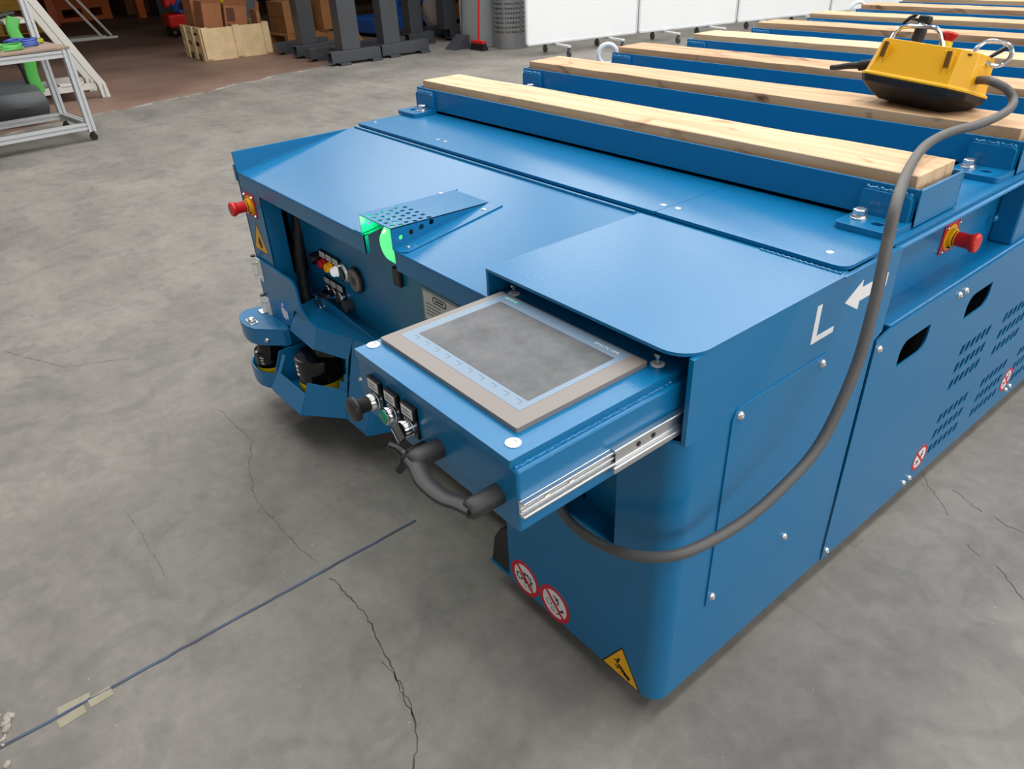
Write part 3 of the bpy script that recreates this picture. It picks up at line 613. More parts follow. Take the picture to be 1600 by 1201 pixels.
# ------------------------------------------------------------------ control drawer
DX0, DX1, DY0, DY1 = -.413, -.025, -.281, .15
bm = B(); box(bm, DX0, DX1, DY0, DY1, .628, .726); drawer = P('control_drawer', bm, bevel=.004)
bm = B(); plate(bm, rrect(DX0+.002, DX1-.010, DY0-.003, .10, .003), 'z', .7262, .739); P('drawer_lid', bm, BLUE, drawer, bevel=.002)
bm = B(); tube(bm, [(DX1-.009+.0007*math.sin(i*2.3), DY0+.003+i*.004, .7265+.0006*math.sin(i*1.7)) for i in range(72)], lambda t: .0022+.0006*math.sin(t*190), 6); P('lid_weld', bm, BEAD, drawer)
bm = B(); plate(bm, rrect(-.402, -.072, -.242, .000, .003), 'z', .739, .7465); P('touch_panel_bezel', bm, GREY, drawer, bevel=.0012)
bm = B(); plate(bm, [(-.388, -.214), (-.100, -.214), (-.100, -.004), (-.388, -.004)], 'z', .7465, .7468); P('touch_panel_film', bm, FILM, drawer, smooth=False)
bm = B(); plate(bm, [(-.371, -.191), (-.110, -.191), (-.110, -.028), (-.371, -.028)], 'z', .7468, .7471); P('touch_display', bm, DISP, drawer, smooth=False)
KEY = mat('key_mark', srgb(98, 112, 128), .5)
kx = [-.3705+i*.0272 for i in range(10)]
bm0 = B(); box(bm0, 0, .0125, 0, .0009, 0, .0002); box(bm0, .0116, .0125, -.007, 0, 0, .0002); k0 = P('function_key_mark', bm0, KEY, drawer, smooth=False)
k0.location = (kx[0], -.198, .7468)
for x in kx[1:]:
    k = k0.copy(); C.objects.link(k); k.location = (x, -.198, .7468)
TEAL = mat('teal_badge', srgb(60, 165, 165), .4)
bm = B(); plate(bm, [(-.380, -.016), (-.341, -.016), (-.341, -.008), (-.380, -.008)], 'z', .7468, .7470); P('brand_badge', bm, TEAL, drawer, smooth=False)
text_mesh('brand_text', 'SIEMENS', .0085, Matrix.Translation((-.3785, -.0148, .7471)), WHITE, drawer, .0001)
text_mesh('model_text', 'SIMATIC HMI', .0085, Matrix.Translation((-.163, -.0175, .7470)), WHITE, drawer, .0001)
for i, (x, y) in enumerate(((-.408, -.256), (-.060, -.258), (-.392, .018), (-.066, .014))):
    x = max(x, -.400)
    bm = B(); lathe(bm, (x, y, .739), (0, 0, 1), [(.0105, 0), (.0105, .0012), (.009, .002), (.0052, .002), (.0048, .0006), (0, .0006)], 20, cap=False); P('plastic_bush', bm, LABEL, drawer)
    if i > 1:
        bm = B(); cyl(bm, (x, y, .7396), (x, y, .752), .0032, n=12); lathe(bm, (x, y, .752), (0, 0, 1), [(.0036, -.001), (.0058, .0005), (.0058, .003), (.0045, .0046), (.0015, .005)], 14); P('captive_screw', bm, STEEL, drawer)
BX = [-.357, -.309, -.262]; BZ = .673
for x in BX: legend(x, .700, DY0, .034, drawer)
for x in BX:
    bm = B(); lathe(bm, (x, DY0-.004, BZ), (0, -1, 0), [(.0145, 0), (.0145, .004), (.0135, .005), (.0135, .014), (.0125, .016)], 24); P('button_collar', bm, CHROME, drawer)
bm = B(); lathe(bm, (BX[0], DY0-.018, BZ), (0, -1, 0), [(.012, 0), (.012, .016), (.0135, .020), (.0195, .023), (.0200, .027), (.018, .031), (.010, .033), (0, .0335)], 26, cap=False); P('mushroom_push_button', bm, BLACK, drawer)
bm = B(); lathe(bm, (BX[1], DY0-.018, BZ), (0, -1, 0), [(.0135, 0), (.0135, .003), (.0118, .0035)], 24); P('lens_ring', bm, CHROME, drawer)
bm = B(); lathe(bm, (BX[1], DY0-.0205, BZ), (0, -1, 0), [(.0116, 0), (.0116, .002), (.009, .0035), (0, .004)], 24, cap=False); P('green_push_button', bm, GREENB, drawer)
bm = B(); lathe(bm, (BX[2], DY0-.018, BZ), (0, -1, 0), [(.0122, 0), (.0122, .003), (0, .003)], 22, cap=False); P('selector_disc', bm, BLACK, drawer)
M = Matrix.Translation((BX[2], DY0-.021, BZ)) @ Matrix.Rotation(-.75, 4, 'Y')
bm = B(); loft(bm, [[M @ Vector(p) for p in ((-.0045, 0, -.013), (.0045, 0, -.013), (.0045, 0, .013), (-.0045, 0, .013))], [M @ Vector(p) for p in ((-.003, -.012, -.017), (.003, -.012, -.017), (.003, -.012, .011), (-.003, -.012, .011))]]); P('selector_lever', bm, BLACK, drawer, bevel=.0015)
bm = B(); box(bm, -.0012, .0012, -.0123, -.0118, -.016, .008, M); P('lever_mark', bm, WHITE, drawer, smooth=False)
# handle and wing knob
HX0, HX1, HZ = -.196, -.066, .668
HAND = mat('handle_black', srgb(42, 42, 44), .45)
bm = B()
for x in (HX0, HX1): lathe(bm, (x, DY0, HZ), (0, -1, 0), [(.0145, 0), (.0145, .035), (.0135, .045), (.010, .050)], 20)
path = spline([(HX0-.004, DY0-.043, HZ+.002), (HX0+.018, DY0-.047, HZ), (HX0+.045, DY0-.055, HZ-.002), (HX0+.085, DY0-.055, HZ-.002), (HX1-.018, DY0-.047, HZ), (HX1+.004, DY0-.043, HZ+.002)], 6)
tube(bm, path, .0135, 12, flat=.45); P('drawer_handle', bm, HAND, drawer)
bm = B()
kc = Vector((-.236, DY0-.02, .650))
lathe(bm, kc+Vector((0, .02, 0)), (0, -1, 0), [(.008, 0), (.008, .03), (.011, .034), (.010, .04)], 14)
for a in (.4, .4+2*PI/3, .4+4*PI/3): tube(bm, spline([kc+Vector((0, -.014, 0)), kc+Vector((.014*math.cos(a), -.018, .014*math.sin(a))), kc+Vector((.025*math.cos(a), -.027, .025*math.sin(a)))], 4), lambda t: .0075-.002*t, 8)
P('wing_knob', bm, BLACK, drawer)
# telescopic slides
def c_rail(x0, y0, y1, z0, z1, th, nm):
    bm = B(); box(bm, x0, x0+th*.25, y0, y1, z0, z1)
    for za, zb in ((z0, z0+.0035), (z1-.0035, z1)): box(bm, x0, x0+th, y0, y1, za, zb)
    box(bm, x0+th*.25, x0+th*.55, y0, y1, z0+.007, z0+.0105)
    return P(nm, bm, ZINC, drawer, bevel=.0008)
c_rail(DX1, DY0+.0, .12, .658, .682, .010, 'slide_inner_rail')
bm = B(); plate(bm, [(-.126, .646), (.12, .646), (.12, .684), (-.126, .684), (-.126, .676), (-.119, .676), (-.119, .655), (-.126, .655)], 'x', DX1+.006, DX1+.0085); box(bm, DX1+.003, DX1+.0135, -.126, .12, .646, .656); box(bm, DX1+.003, DX1+.0125, -.126, .12, .680, .685); P('slide_outer_rail', bm, ZINC, drawer, bevel=.0012)
for y, x in ((-.238, DX1+.003), (-.196, DX1+.003), (-.075, DX1+.0085), (-.045, DX1+.0085)):
    bm = B(); lathe(bm, (x, y, .670), (1, 0, 0), [(.0042, 0), (.0042, .0008), (.002, .0010)], 12); P('slide_screw', bm, STEEL if y < -.1 else BLACK, drawer)

# ------------------------------------------------------------------ load beams (bolted to the cart) and timbers
PITCH = .455; NB = 10
def beam_parts(y0):
    bm = B(); xa, xb, ya, yb, za, zb = -1.642, -.020, y0, y0+.172, .788, .855
    box(bm, xa, xb, ya, ya+.006, za, zb); box(bm, xa, xb, yb-.006, yb, za, zb); box(bm, xa, xb, ya, yb, za, za+.006); box(bm, xa, xa+.006, ya, yb, za, zb); box(bm, xb-.006, xb, ya, yb, za, zb)
    return bm
b0 = P('load_beam', beam_parts(0), bevel=.001)
for sgn, xc in ((1, -.075), (-1, -1.588)):
    bm = B(); plate(bm, rrect(xc-.052, xc+.052, -.086, 0, (.012, .012, 0, 0)), 'z', .7852, .797, [rrect(xc+.012*sgn-.012, xc+.012*sgn+.012, -.058, -.040, .0085)] ); P('foot_plate', bm, BLUE, b0, bevel=.0012)
    bm = B(); plate(bm, rrect(xc-.046, xc+.046, .797, .843, (0, 0, .008, .008)), 'y', -.012, -.0005); P('gusset', bm, BLUE, b0, bevel=.0012)
    bm = B(); tube(bm, [(xc-.042+i*.0028, -.005+.001*math.sin(i*2), .8445+.0012*math.sin(i*1.3)) for i in range(31)], lambda t: .0035+.0012*math.sin(t*60), 7); P('gusset_weld', bm, BEAD, b0)
    bx = xc-.027*sgn
    bm = B(); lathe(bm, (bx, -.040, .797), (0, 0, 1), [(.0165, 0), (.0165, .0025), (.014, .003), (.013, .006)], 20); lathe(bm, (bx, -.040, .803), (0, 0, 1), [(.0115, 0), (.0125, .001), (.0125, .0095), (.0105, .0115), (.006, .0115)], 6); P('hex_bolt', bm, ZINC, b0)
b0.location.y = .648
for i in range(1, NB): copy_tree(b0, cart, (0, PITCH*i, 0))
ORD = ['frontmost', 'second', 'third', 'fourth', 'fifth', 'sixth', 'seventh', 'eighth', 'ninth', 'rearmost']
NOTE = ['nearest the touch panel, its sawn end grain showing', 'carrying the yellow remote control', 'passing just behind the yellow remote control', 'seen across the remote control handle hoops', 'behind the remote control', 'counted from the touch panel', 'counted from the touch panel', 'counted from the touch panel', 'counted from the touch panel', 'farthest from the touch panel']
for i in range(NB):
    y = .648+PITCH*i+.020; dx = (0, .0, -.005, .006, .002, -.012, .004, 0, .006, 0)[i]; bm = B()
    z1 = .873+(0, .002, 0, .001, .003, 0, .002, 0, 0, 0)[i]
    xs = [-1.632+dx+1.592*k/14 for k in range(15)]
    rings = [[Vector((x, y+random.uniform(-.0012, .0012), .7945)), Vector((x, y+.146, .7945)), Vector((x, y+.146+random.uniform(-.0015, .0015), z1+random.uniform(-.001, .001))), Vector((x, y+random.uniform(-.0015, .0015), z1+random.uniform(-.001, .001)))] for x in xs]
    loft(bm, rings); t = obj('timber', bm, WOODS[(0, 1, 2, 0, 2, 1, 2, 1, 2, 0)[i]], None, .0015)
    t.location.z = LIFT
    tag(t, '%s sawn timber in its blue beam, %s' % (ORD[i], NOTE[i]), 'timber', 'sawn timbers lying in the load beams')
# lifting rings on the cart's edges
def ring(x, y, z, R, m1, rz):
    bm = B(); M = Matrix.Translation((x, y, z)) @ Matrix.Rotation(rz, 4, 'Z')
    tube(bm, [M @ Vector((R*math.cos(2*PI*i/28), 0, R*math.sin(2*PI*i/28))) for i in range(28)], .0085, 10, closed=True); r = P('lifting_ring', bm, m1)
    bm = B(); cyl(bm, M @ Vector((0, 0, -R-.04)), M @ Vector((0, 0, -R+.006)), .014); P('ring_shank', bm, BLUE, r)
ring(-1.655, 1.545, .848, .036, WHITE, .9); ring(-1.655, 3.42, .848, .036, WHITE, .9); ring(-.055, 1.43, .848, .036, ZINC, .9)

# ------------------------------------------------------------------ yellow remote control with its cable
rc = thing('remote_control', 'yellow and black industrial remote control with grey cable lying on a timber', 'remote control', (-.305, 1.205, .8755))
RMX = Matrix.Rotation(-.10, 4, 'Z') @ Matrix.Rotation(.055, 4, 'Y') @ Matrix.Rotation(-.26, 4, 'X')
rc.rotation_euler = RMX.to_euler(); rc.scale = (.88, .88, .88)
def oct_ring(hu, hv, w, cu=0, cv=0, ch=.25):
    c = hv*ch*1.6; d = hv*ch
    return [Vector((cu+x, cv+y, w)) for x, y in ((-hu+d, -hv), (hu-c, -hv), (hu, -hv+c), (hu, hv-c), (hu-c, hv), (-hu+c, hv), (-hu, hv-c), (-hu, -hv+d))]
bm = B(); loft(bm, [oct_ring(.095, .036, 0), oct_ring(.118, .060, .014), oct_ring(.142, .088, .036), oct_ring(.146, .092, .052)]); P('base_shell', bm, mat('remote_black', srgb(14, 14, 15), .5, bump=.2, bscale=700), rc, bevel=.003)
bm = B(); loft(bm, [oct_ring(.147, .093, .0522), oct_ring(.147, .093, .058), oct_ring(.141, .088, .061), oct_ring(.128, .076, .146), oct_ring(.125, .073, .146), oct_ring(.124, .072, .138)]); P('upper_shell', bm, YEL, rc, bevel=.0025)
for u in (-.098, .080):
    Mx = Matrix.Translation((u, -.0835, .10)) @ Matrix.Rotation(.14, 4, 'X') @ Matrix.Rotation(.10 if u < 0 else -.06, 4, 'Y')
    bm = B(); box(bm, -.012, -.008, -.004, .004, -.03, .038, Mx); box(bm, .006, .011, -.004, .004, -.036, .038, Mx); P('clip_rail', bm, YEL, rc, bevel=.0015)
    bm = B(); box(bm, -.008, .006, -.0012, .003, .0, .037, Mx); P('clip_slot', bm, mat('slot_shadow', srgb(120, 78, 8), .7), rc)
bm = B(); box(bm, .1315, .1355, -.02, .02, .085, .112); P('end_label', bm, YEL, rc, bevel=.001)
bm = B(); plate(bm, [(-.02, .0), (.0, .006), (.02, .0), (.0, -.006)], 'y', -.0745, -.0735, M=Matrix.Translation((-.03, .0, .030)) @ Matrix.Rotation(-.8, 4, 'X') @ Matrix.Translation((0, .0745, 0))) if 0 else None
bm.free() if 0 else None
bm = B(); box(bm, -.118, .118, -.066, .066, .136, .139); P('control_face', bm, BLACK, rc)
bm = B(); lathe(bm, (-.060, -.015, .138), (0, 0, 1), [(.020, 0), (.020, .008), (.0155, .014), (.0155, .045), (.012, .050)], 18); P('joystick_boot', bm, HAND, rc)
bm = B(); lathe(bm, (-.060, -.015, .186), (0, 0, 1), [(.011, 0), (.0125, .004), (.011, .010)], 16); P('joystick_collar', bm, CHROME, rc)
bm = B(); box(bm, -.016, .016, -.010, .010, .196, .216, Matrix.Translation((-.060, -.015, 0))); P('joystick_knob', bm, BLACK, rc, bevel=.004)
bm = B(); tube(bm, [(-.118, -.01, .192), (-.105, -.012, .206), (-.088, -.014, .216)], .005, 8); tube(bm, [(-.105, -.012, .206), (-.082, -.014, .204)], .004, 8); P('paddle_lever', bm, BLACK, rc)
bm = B(); lathe(bm, (.018, -.012, .138), (0, 0, 1), [(.017, 0), (.017, .012), (.0155, .026)], 20); P('stop_collar', bm, SCANY, rc)
bm = B(); lathe(bm, (.018, -.012, .160), (0, 0, 1), [(.013, 0), (.0145, .010), (.0205, .018), (.021, .022), (.018, .026), (0, .028)], 24, cap=False); P('stop_button', bm, RED, rc)
def hoop(pts, nm):
    bm = B(); tube(bm, spline(pts, 7), .0052, 10); P(nm, bm, CHROME, rc)
hoop([(-.112, -.05, .14), (-.108, -.047, .165), (-.093, -.04, .181), (-.05, -.035, .186), (-.014, -.035, .188), (.004, -.035, .178), (.022, -.04, .158), (.036, -.045, .139)], 'guard_hoop')
hoop([(.108, -.04, .142), (.112, -.035, .160), (.122, -.02, .176), (.142, .0, .180), (.160, .015, .177), (.170, .022, .163), (.169, .022, .146), (.160, .018, .132), (.145, .01, .127), (.132, .005, .130), (.118, .0, .138)], 'guard_hoop')
bm = B(); tube(bm, [(.118, .02, .140), (.134, .03, .160), (.148, .04, .178)], lambda t: .007+.004*t, 10, flat=.6); P('toggle_lever', bm, BLACK, rc)
bm = B(); tube(bm, [(-.13-.0016*i, .0, .09-.0004*i) for i in range(46)], lambda t: .0155-.002*t+.0013*math.sin(t*95), 14); P('gland_sleeve', bm, RUBBER, rc)
bm = B(); tube(bm, spline([(-.20, 0, .0735), (-.235, -.003, .066), (-.262, -.006, .058), (-.285, -.008, .053)], 5), lambda t: .0135-.004*t, 12, flat=.75); P('strap_end', bm, RUBBER, rc)
bpy.context.view_layer.update()
inv = rc.matrix_world.inverted()
cab = [(-.185, 1.20, .946), (-.158, 1.185, .951), (-0.131, 1.167, 0.95), (-0.109, 1.177, 0.938), (-0.088, 1.17, 0.918), (-0.077, 1.106, 0.906), (-0.079, 0.99, 0.902), (-0.095, 0.894, 0.9), (-0.089, 0.789, 0.897), (-0.064, 0.683, 0.887), (0.022, 0.456, 0.901), (0.045, 0.402, 0.844), (0.062, 0.368, 0.764), (0.074, 0.328, 0.659), (0.078, 0.26, 0.557), (0.073, 0.172, 0.508), (0.06, 0.077, 0.477), (0.034, -0.027, 0.467), (-0.027, -0.065, 0.446), (-0.115, -0.06, 0.412), (-0.208, -0.03, 0.378), (-0.281, 0.01, 0.358), (-0.331, 0.045, 0.347)]
bm = B(); tube(bm, [inv @ p for p in spline(cab, 8)], .0102, 12); P('control_cable', bm, CABLE, rc, label='long grey rubber cable hanging in a loop down the cart')
rc.location.z += LIFT

# ------------------------------------------------------------------ background: whiteboards, cylinder, broom
WB = [(-6.72, 5.42), (-6.40, 7.02), (-6.02, 8.56), (-5.62, 10.2), (-5.2, 11.9)]
wbl = ['leftmost tall white mobile board, next to the perforated steel cylinder', 'second white mobile board from the perforated cylinder', 'third white mobile board from the perforated cylinder', 'rightmost white mobile board, farthest from the perforated cylinder']
for i in range(4):
    a, b = Vector(WB[i]), Vector(WB[i+1]); d = (b-a); Ln = d.length-.02; ang = math.atan2(d.y, d.x)
    w = thing('whiteboard', wbl[i], 'whiteboard', (a.x, a.y, 0), ang, 'white mobile boards along the wall')
    bm = B(); plate(bm, rrect(0.0, Ln, .13, 1.95, .04), 'y', 0, .022); P('board_panel', bm, BOARDW, w, bevel=.003)
    bm = B(); plate(bm, rrect(-.002, Ln+.002, .128, 1.952, .042), 'y', -.006, .028, [rrect(.022, Ln-.022, .152, 1.928, .03)]); P('board_frame', bm, BFRAME, w, bevel=.003)
    for q in (.42, Ln-.42):
        bm = B(); box(bm, q-.02, q+.02, -.30, .30, .10, .125); box(bm, q-.02, q+.02, .03, .07, .1, 1.7); P('caster_arm', bm, BFRAME, w, bevel=.004)
        for s in (-.28, .28):
            bm = B(); lathe(bm, (q-.012, s, .04), (1, 0, 0), [(.02, 0), (.04, 0), (.04, .024), (.02, .024)], 16); box(bm, q-.016, q+.016, s-.012, s+.012, .045, .11); P('caster', bm, MACH, w)
bc = (-7.62, 5.92); rc_ = .215
bm = B(); lathe(bm, (bc[0], bc[1], 0), (0, 0, 1), [(rc_, 0), (rc_, .16)], 40); lathe(bm, (bc[0], bc[1], 0), (0, 0, 1), [(rc_-.008, .15), (rc_-.008, 1.25)], 40)
cy = obj('perforated_cylinder', bm, PERF); tag(cy, 'round perforated steel cylinder standing beside the grey pillar', 'cylinder')
bm = B(); nA = 66
for k in range(20):
    z0, z1 = .16+k*.054, .16+k*.054+.032
    lathe(bm, (bc[0], bc[1], 0), (0, 0, 1), [(rc_, z0), (rc_, z1)], 40, cap=False)
    for j in range(nA):
        if j % 11 == 10: continue
        t0, t1 = 2*PI*j/nA, 2*PI*(j+.5)/nA
        vs_ = [bm.verts.new((bc[0]+rc_*math.cos(t), bc[1]+rc_*math.sin(t), z)) for t, z in ((t0, z1), (t1, z1), (t1, z1+.022), (t0, z1+.022))]; bm.faces.new(vs_)
    for j in range(0, nA, 11):
        t0, t1 = 2*PI*(j-1)/nA, 2*PI*j/nA
        vs_ = [bm.verts.new((bc[0]+rc_*math.cos(t), bc[1]+rc_*math.sin(t), z)) for t, z in ((t0, z1), (t1, z1), (t1, z1+.022), (t0, z1+.022))]; bm.faces.new(vs_)
P('perforated_sheet', bm, PERF, cy)
bm = B(); lathe(bm, (bc[0], bc[1], 0), (0, 0, 1), [(rc_-.006, .16), (rc_-.006, 1.24)], 40); P('inner_shade_sleeve', bm, DARK, cy)  # near-black sleeve added as the shade seen through the perforations
br = thing('broom', 'red-handled broom with dark bristles leaning on the grey pillar', 'broom', (-7.80, 5.52, 0))
bm = B(); tube(bm, [(0, 0, .11), (.03, .08, 1.3)], .0125, 8); P('broom_handle', bm, RED, br)
bm = B(); box(bm, -.13, .13, -.03, .03, .075, .115); P('broom_head', bm, RED, br, bevel=.01)
bm = B(); loft(bm, [[Vector(p) for p in ((-.14, -.05, 0), (.14, -.05, 0), (.14, .05, 0), (-.14, .05, 0))], [Vector(p) for p in ((-.125, -.028, .078), (.125, -.028, .078), (.125, .028, .078), (-.125, .028, .078))]]); P('bristles', bm, BLACK, br)
dpn = thing('dustpan', 'grey metal dustpan on the floor left of the broom', 'dustpan', (-8.15, 5.42, 0))
bm = B(); loft(bm, [[Vector(p) for p in ((-.12, -.12, 0), (.12, -.12, 0), (.12, .12, 0), (-.12, .12, 0))], [Vector(p) for p in ((-.12, .08, .16), (.12, .08, .16), (.12, .12, .16), (-.12, .12, .16))]]); P('pan', bm, STAND, dpn)
bm = B(); tube(bm, [(0, .1, .15), (0, .13, .75)], .01, 8); P('pan_handle', bm, STAND, dpn)

# ------------------------------------------------------------------ dark steel stands
def stand(x, y, L_, label, off, h=2.1, w=.21, d=.12):
    s = thing('steel_stand', label, 'stand', (x, y, 0), .0, 'dark steel stands by the doorway')
    bm = B(); plate(bm, [(-.07, .03), (.07, .03), (.07, .155), (-.07, .155)], 'y', 0, L_, [[(-.058, .042), (.058, .042), (.058, .143), (-.058, .143)]]); P('foot_tube', bm, STAND, s, bevel=.004)
    bm = B(); box(bm, -.62, -.5, -.0, L_, .03, .155); P('foot_tube', bm, STAND, s, bevel=.004)
    bm = B(); box(bm, -.5, -.07, L_/2-.06, L_/2+.06, .04, .145); P('cross_tube', bm, STAND, s, bevel=.004)
    bm = B(); box(bm, -.07-d*.5, .05, off, off+w, .155, h); P('column', bm, STAND, s, bevel=.006)
    for q in (.08, L_-.16):
        for xx in (.0, -.62):
            bm = B(); plate(bm, [(xx-.02, 0), (xx+.13, 0), (xx+.13, .03), (xx-.02, .03)], 'y', q, q+.14, [[(xx-.012, .006), (xx+.122, .006), (xx+.122, .024), (xx-.012, .024)]]); P('foot_pad', bm, STAND, s)
stand(-9.25, 3.62, .75, 'rearmost dark steel stand, left of the others beside the wooden crate', .10)
stand(-8.25, 3.60, .68, 'front-left dark steel stand nearest the camera, its foot on the worn paint edge', .17, w=.25)
stand(-8.30, 4.33, .70, 'third dark steel stand from the crate', .05, w=.24)
stand(-9.02, 5.19, .42, 'fourth dark steel stand from the crate', .05, w=.20)
stand(-8.95, 5.84, .42, 'dark steel stand nearest the grey pillar and the broom', -.08, w=.22)

# ------------------------------------------------------------------ crate and its contents
cr = thing('wooden_crate', 'open pale wooden slatted crate on the floor holding cardboard boxes', 'crate', (-10.08, 2.76, 0), -.02)
W_, D_, H_ = .90, .88, .385
bm = B(); box(bm, -.018, 0, 0, W_, .08, H_); P('front_board', bm, PLYW, cr, bevel=.003)
bm = B(); box(bm, -D_, -D_+.018, 0, W_, .08, H_); P('back_board', bm, PLYW, cr, bevel=.003)
for y in (.0, W_*.46, W_-.085):
    bm = B(); box(bm, 0, .02, y, y+.085, 0.02, H_+.015); P('batten', bm, PLYW, cr, bevel=.002)
for y in (0, W_-.018):
    for k in range(3):
        bm = B(); x = -.12-k*.31; box(bm, x, x+.10, y-.02 if y == 0 else y, y+.0 if y == 0 else y+.038, .0, H_+.01); P('side_slat', bm, PLYW, cr, bevel=.002)
    for z in (.09, .22, .33):
        bm = B(); box(bm, -D_, 0, y, y+.018, z, z+.07); P('side_board', bm, PLYW, cr, bevel=.002)
for x in (-.09, -.48, -D_):
    bm = B(); box(bm, x, x+.09, 0, W_, 0, .075); P('runner', bm, PLYW, cr, bevel=.002)
bm = B(); box(bm, -D_, 0, 0, W_, .072, .085); P('floor_board', bm, PLYW, cr)
def carton(x, y, z, sx, sy, sz, rx, ry, rz, label, pr=False):
    t = thing('cardboard_box', label, 'box', (x, y, z)); t.rotation_euler = (rx, ry, rz)
    bm = B(); box(bm, -sx/2, sx/2, -sy/2, sy/2, 0, sz); P('carton_body', bm, CARD, t, bevel=.003)
    bm = B(); box(bm, sx/2, sx/2+.006, -sy/2, sy/2, sz*.75, sz+.10, Matrix.Translation((sx/2, 0, sz)) @ Matrix.Rotation(.3, 4, 'Y') @ Matrix.Translation((-sx/2, 0, -sz))); P('carton_flap', bm, CARD, t)
    bm = B(); box(bm, -sx/2, sx/2, -.025, .025, sz, sz+.001); box(bm, sx/2, sx/2+.001, -.025, .025, sz*.8, sz); P('packing_tape', bm, PALW, t)
    if pr:
        bm = B()
        for (a, b, c, d) in ((-.42, -.05, .62, .92), (-.40, -.28, .40, .58), (-.22, -.08, .46, .56), (-.38, -.2, .30, .36)): box(bm, sx/2, sx/2+.001, a*sy, b*sy, c*sz, d*sz)
        P('printed_marks', bm, CARDD, t, smooth=False)
carton(-10.29, 2.94, .09, .28, .25, .60, -.08, .03, .0, 'narrow brown cardboard box standing upright at the left of the crate')
carton(-10.29, 3.24, .09, .30, .30, .55, -.10, .03, .0, 'brown cardboard box with dark printed marks in the middle of the crate', True)
carton(-10.66, 2.98, .09, .32, .30, .72, -.03, 0, .0, 'tall brown cardboard box at the back of the crate')
carton(-10.22, 3.575, .09, .20, .05, .46, .0, .03, .0, 'thin torn cardboard piece at the right end of the crate')
bm = B(); bmesh.ops.create_icosphere(bm, subdivisions=4, radius=.2)
for v in bm.verts:
    n = math.sin(v.co.x*31)*math.sin(v.co.y*27+1)*math.sin(v.co.z*23); v.co = Vector((v.co.x*.75, v.co.y*.75, v.co.z*1.7))*(1+.22*n+random.uniform(-.02, .02))+Vector((-10.62, 3.44, .60))
tag(obj('plastic_bag', bm, BAGY), 'crumpled shiny yellow plastic bag in the crate', 'bag')
# ------------------------------------------------------------------ annex clutter
pal = thing('pallet', 'low wooden pallet behind the dark stands', 'pallet', (-10.9, 4.7, 0), .1)
for k in range(6):
    bm = B(); box(bm, -1.0, .2, -.55+k*.2, -.55+k*.2+.14, .12, .145); P('deck_plank', bm, PALW, pal, bevel=.002)
for x in (-.95, -.4, .1):
    bm = B(); box(bm, x, x+.1, -.55, .59, 0, .12); P('bearer', bm, PALW, pal, bevel=.002)
def stackbox(nm, x, y, z, sx, sy, sz, m, label, cat, rz=0, lidm=None):
    t = thing(nm, label, cat, (x, y, z), rz)
    bm = B(); box(bm, -sx/2, sx/2, -sy/2, sy/2, 0, sz*.5-.002); box(bm, -sx/2, sx/2, -sy/2, sy/2, sz*.5+.002, sz); P('panel', bm, m, t, bevel=.004)
    bm = B(); box(bm, sx/2, sx/2+.008, -sy/2, -sy/2+.05, 0, sz); box(bm, sx/2, sx/2+.008, sy/2-.05, sy/2, 0, sz); P('edge_strip', bm, lidm or m, t)
stackbox('wooden_box', -10.95, 4.97, .1455, .5, .42, .95, PALW, 'tall brown wooden box standing on the pallet behind the stands', 'box', .1)
stackbox('wooden_box', -11.02, 4.44, .1455, .5, .46, .42, PALW, 'low orange-brown wooden box behind the rearmost stand', 'box', .05)
stackbox('storage_box', -11.4, 3.75, .0, .6, .5, .9, MACH, 'dark storage box behind the crate', 'box', .0)
mb = thing('blue_machine', 'blue steel machine column behind the dark stands', 'machine', (-10.6, 5.98, 0), .1)
bm = B(); box(bm, -.15, .15, -.12, .12, .26, 1.8); P('machine_column', bm, BLUEF, mb, bevel=.01)
bm = B(); box(bm, -.5, .3, -.6, .35, .05, .26); P('machine_base', bm, BLUEF, mb, bevel=.02)
for z in (.42, .62):
    bm = B(); lathe(bm, (.15, .02, z), (1, 0, 0), [(.02, 0), (.02, .01)], 12); P('column_bolt', bm, DARK, mb)
bm = B(); box(bm, -.05, .05, -.03, .03, 0, .5, Matrix.Translation((-9.9, 4.95, .02)) @ Matrix.Rotation(.55, 4, 'X') @ Matrix.Rotation(0, 4, 'Y'))
tag(obj('loose_plank', bm, PALW, bevel=.004), 'short wooden plank leaning in front of the blue machine', 'plank')
wbn = thing('workbench', 'workbench with blue rim and cloth bundle beyond the stands', 'workbench', (-11.2, 7.3, 0))
bm = B(); box(bm, -.6, .6, -1.0, .5, .38, .43); P('bench_rim', bm, BLUEF, wbn, bevel=.004)
bm = B(); box(bm, -.55, .55, -.95, .45, .12, .38); P('bench_drawers', bm, PALW, wbn)
for x in (-.5, .42):
    for y in (-.9, .35):
        bm = B(); box(bm, x, x+.08, y, y+.08, 0, .12); P('leg', bm, STAND, wbn)
def sack(x, y, z, s, m, label):
    bm = B(); bmesh.ops.create_icosphere(bm, subdivisions=3, radius=1)
    for v in bm.verts:
        n = math.sin(v.co.x*5+x)*math.sin(v.co.y*6)*math.sin(v.co.z*5+y); k = 1+.18*n
        v.co = Vector((x+v.co.x*s[0]*k, y+v.co.y*s[1]*k, z+s[2]*.92+max(v.co.z, -.9)*s[2]*k))
    tag(obj('sack', bm, m), label, 'sack')
CLOTH = mat('cloth', srgb(176, 164, 146), .9)
sack(-10.95, 6.80, .432, (.3, .3, .2), CLOTH, 'pale cloth bundle lying on the workbench'); sack(-9.95, 6.35, .0, (.22, .2, .32), mat('sack_grey', srgb(150, 140, 135), .9), 'pale grey sack standing between the dark stands')
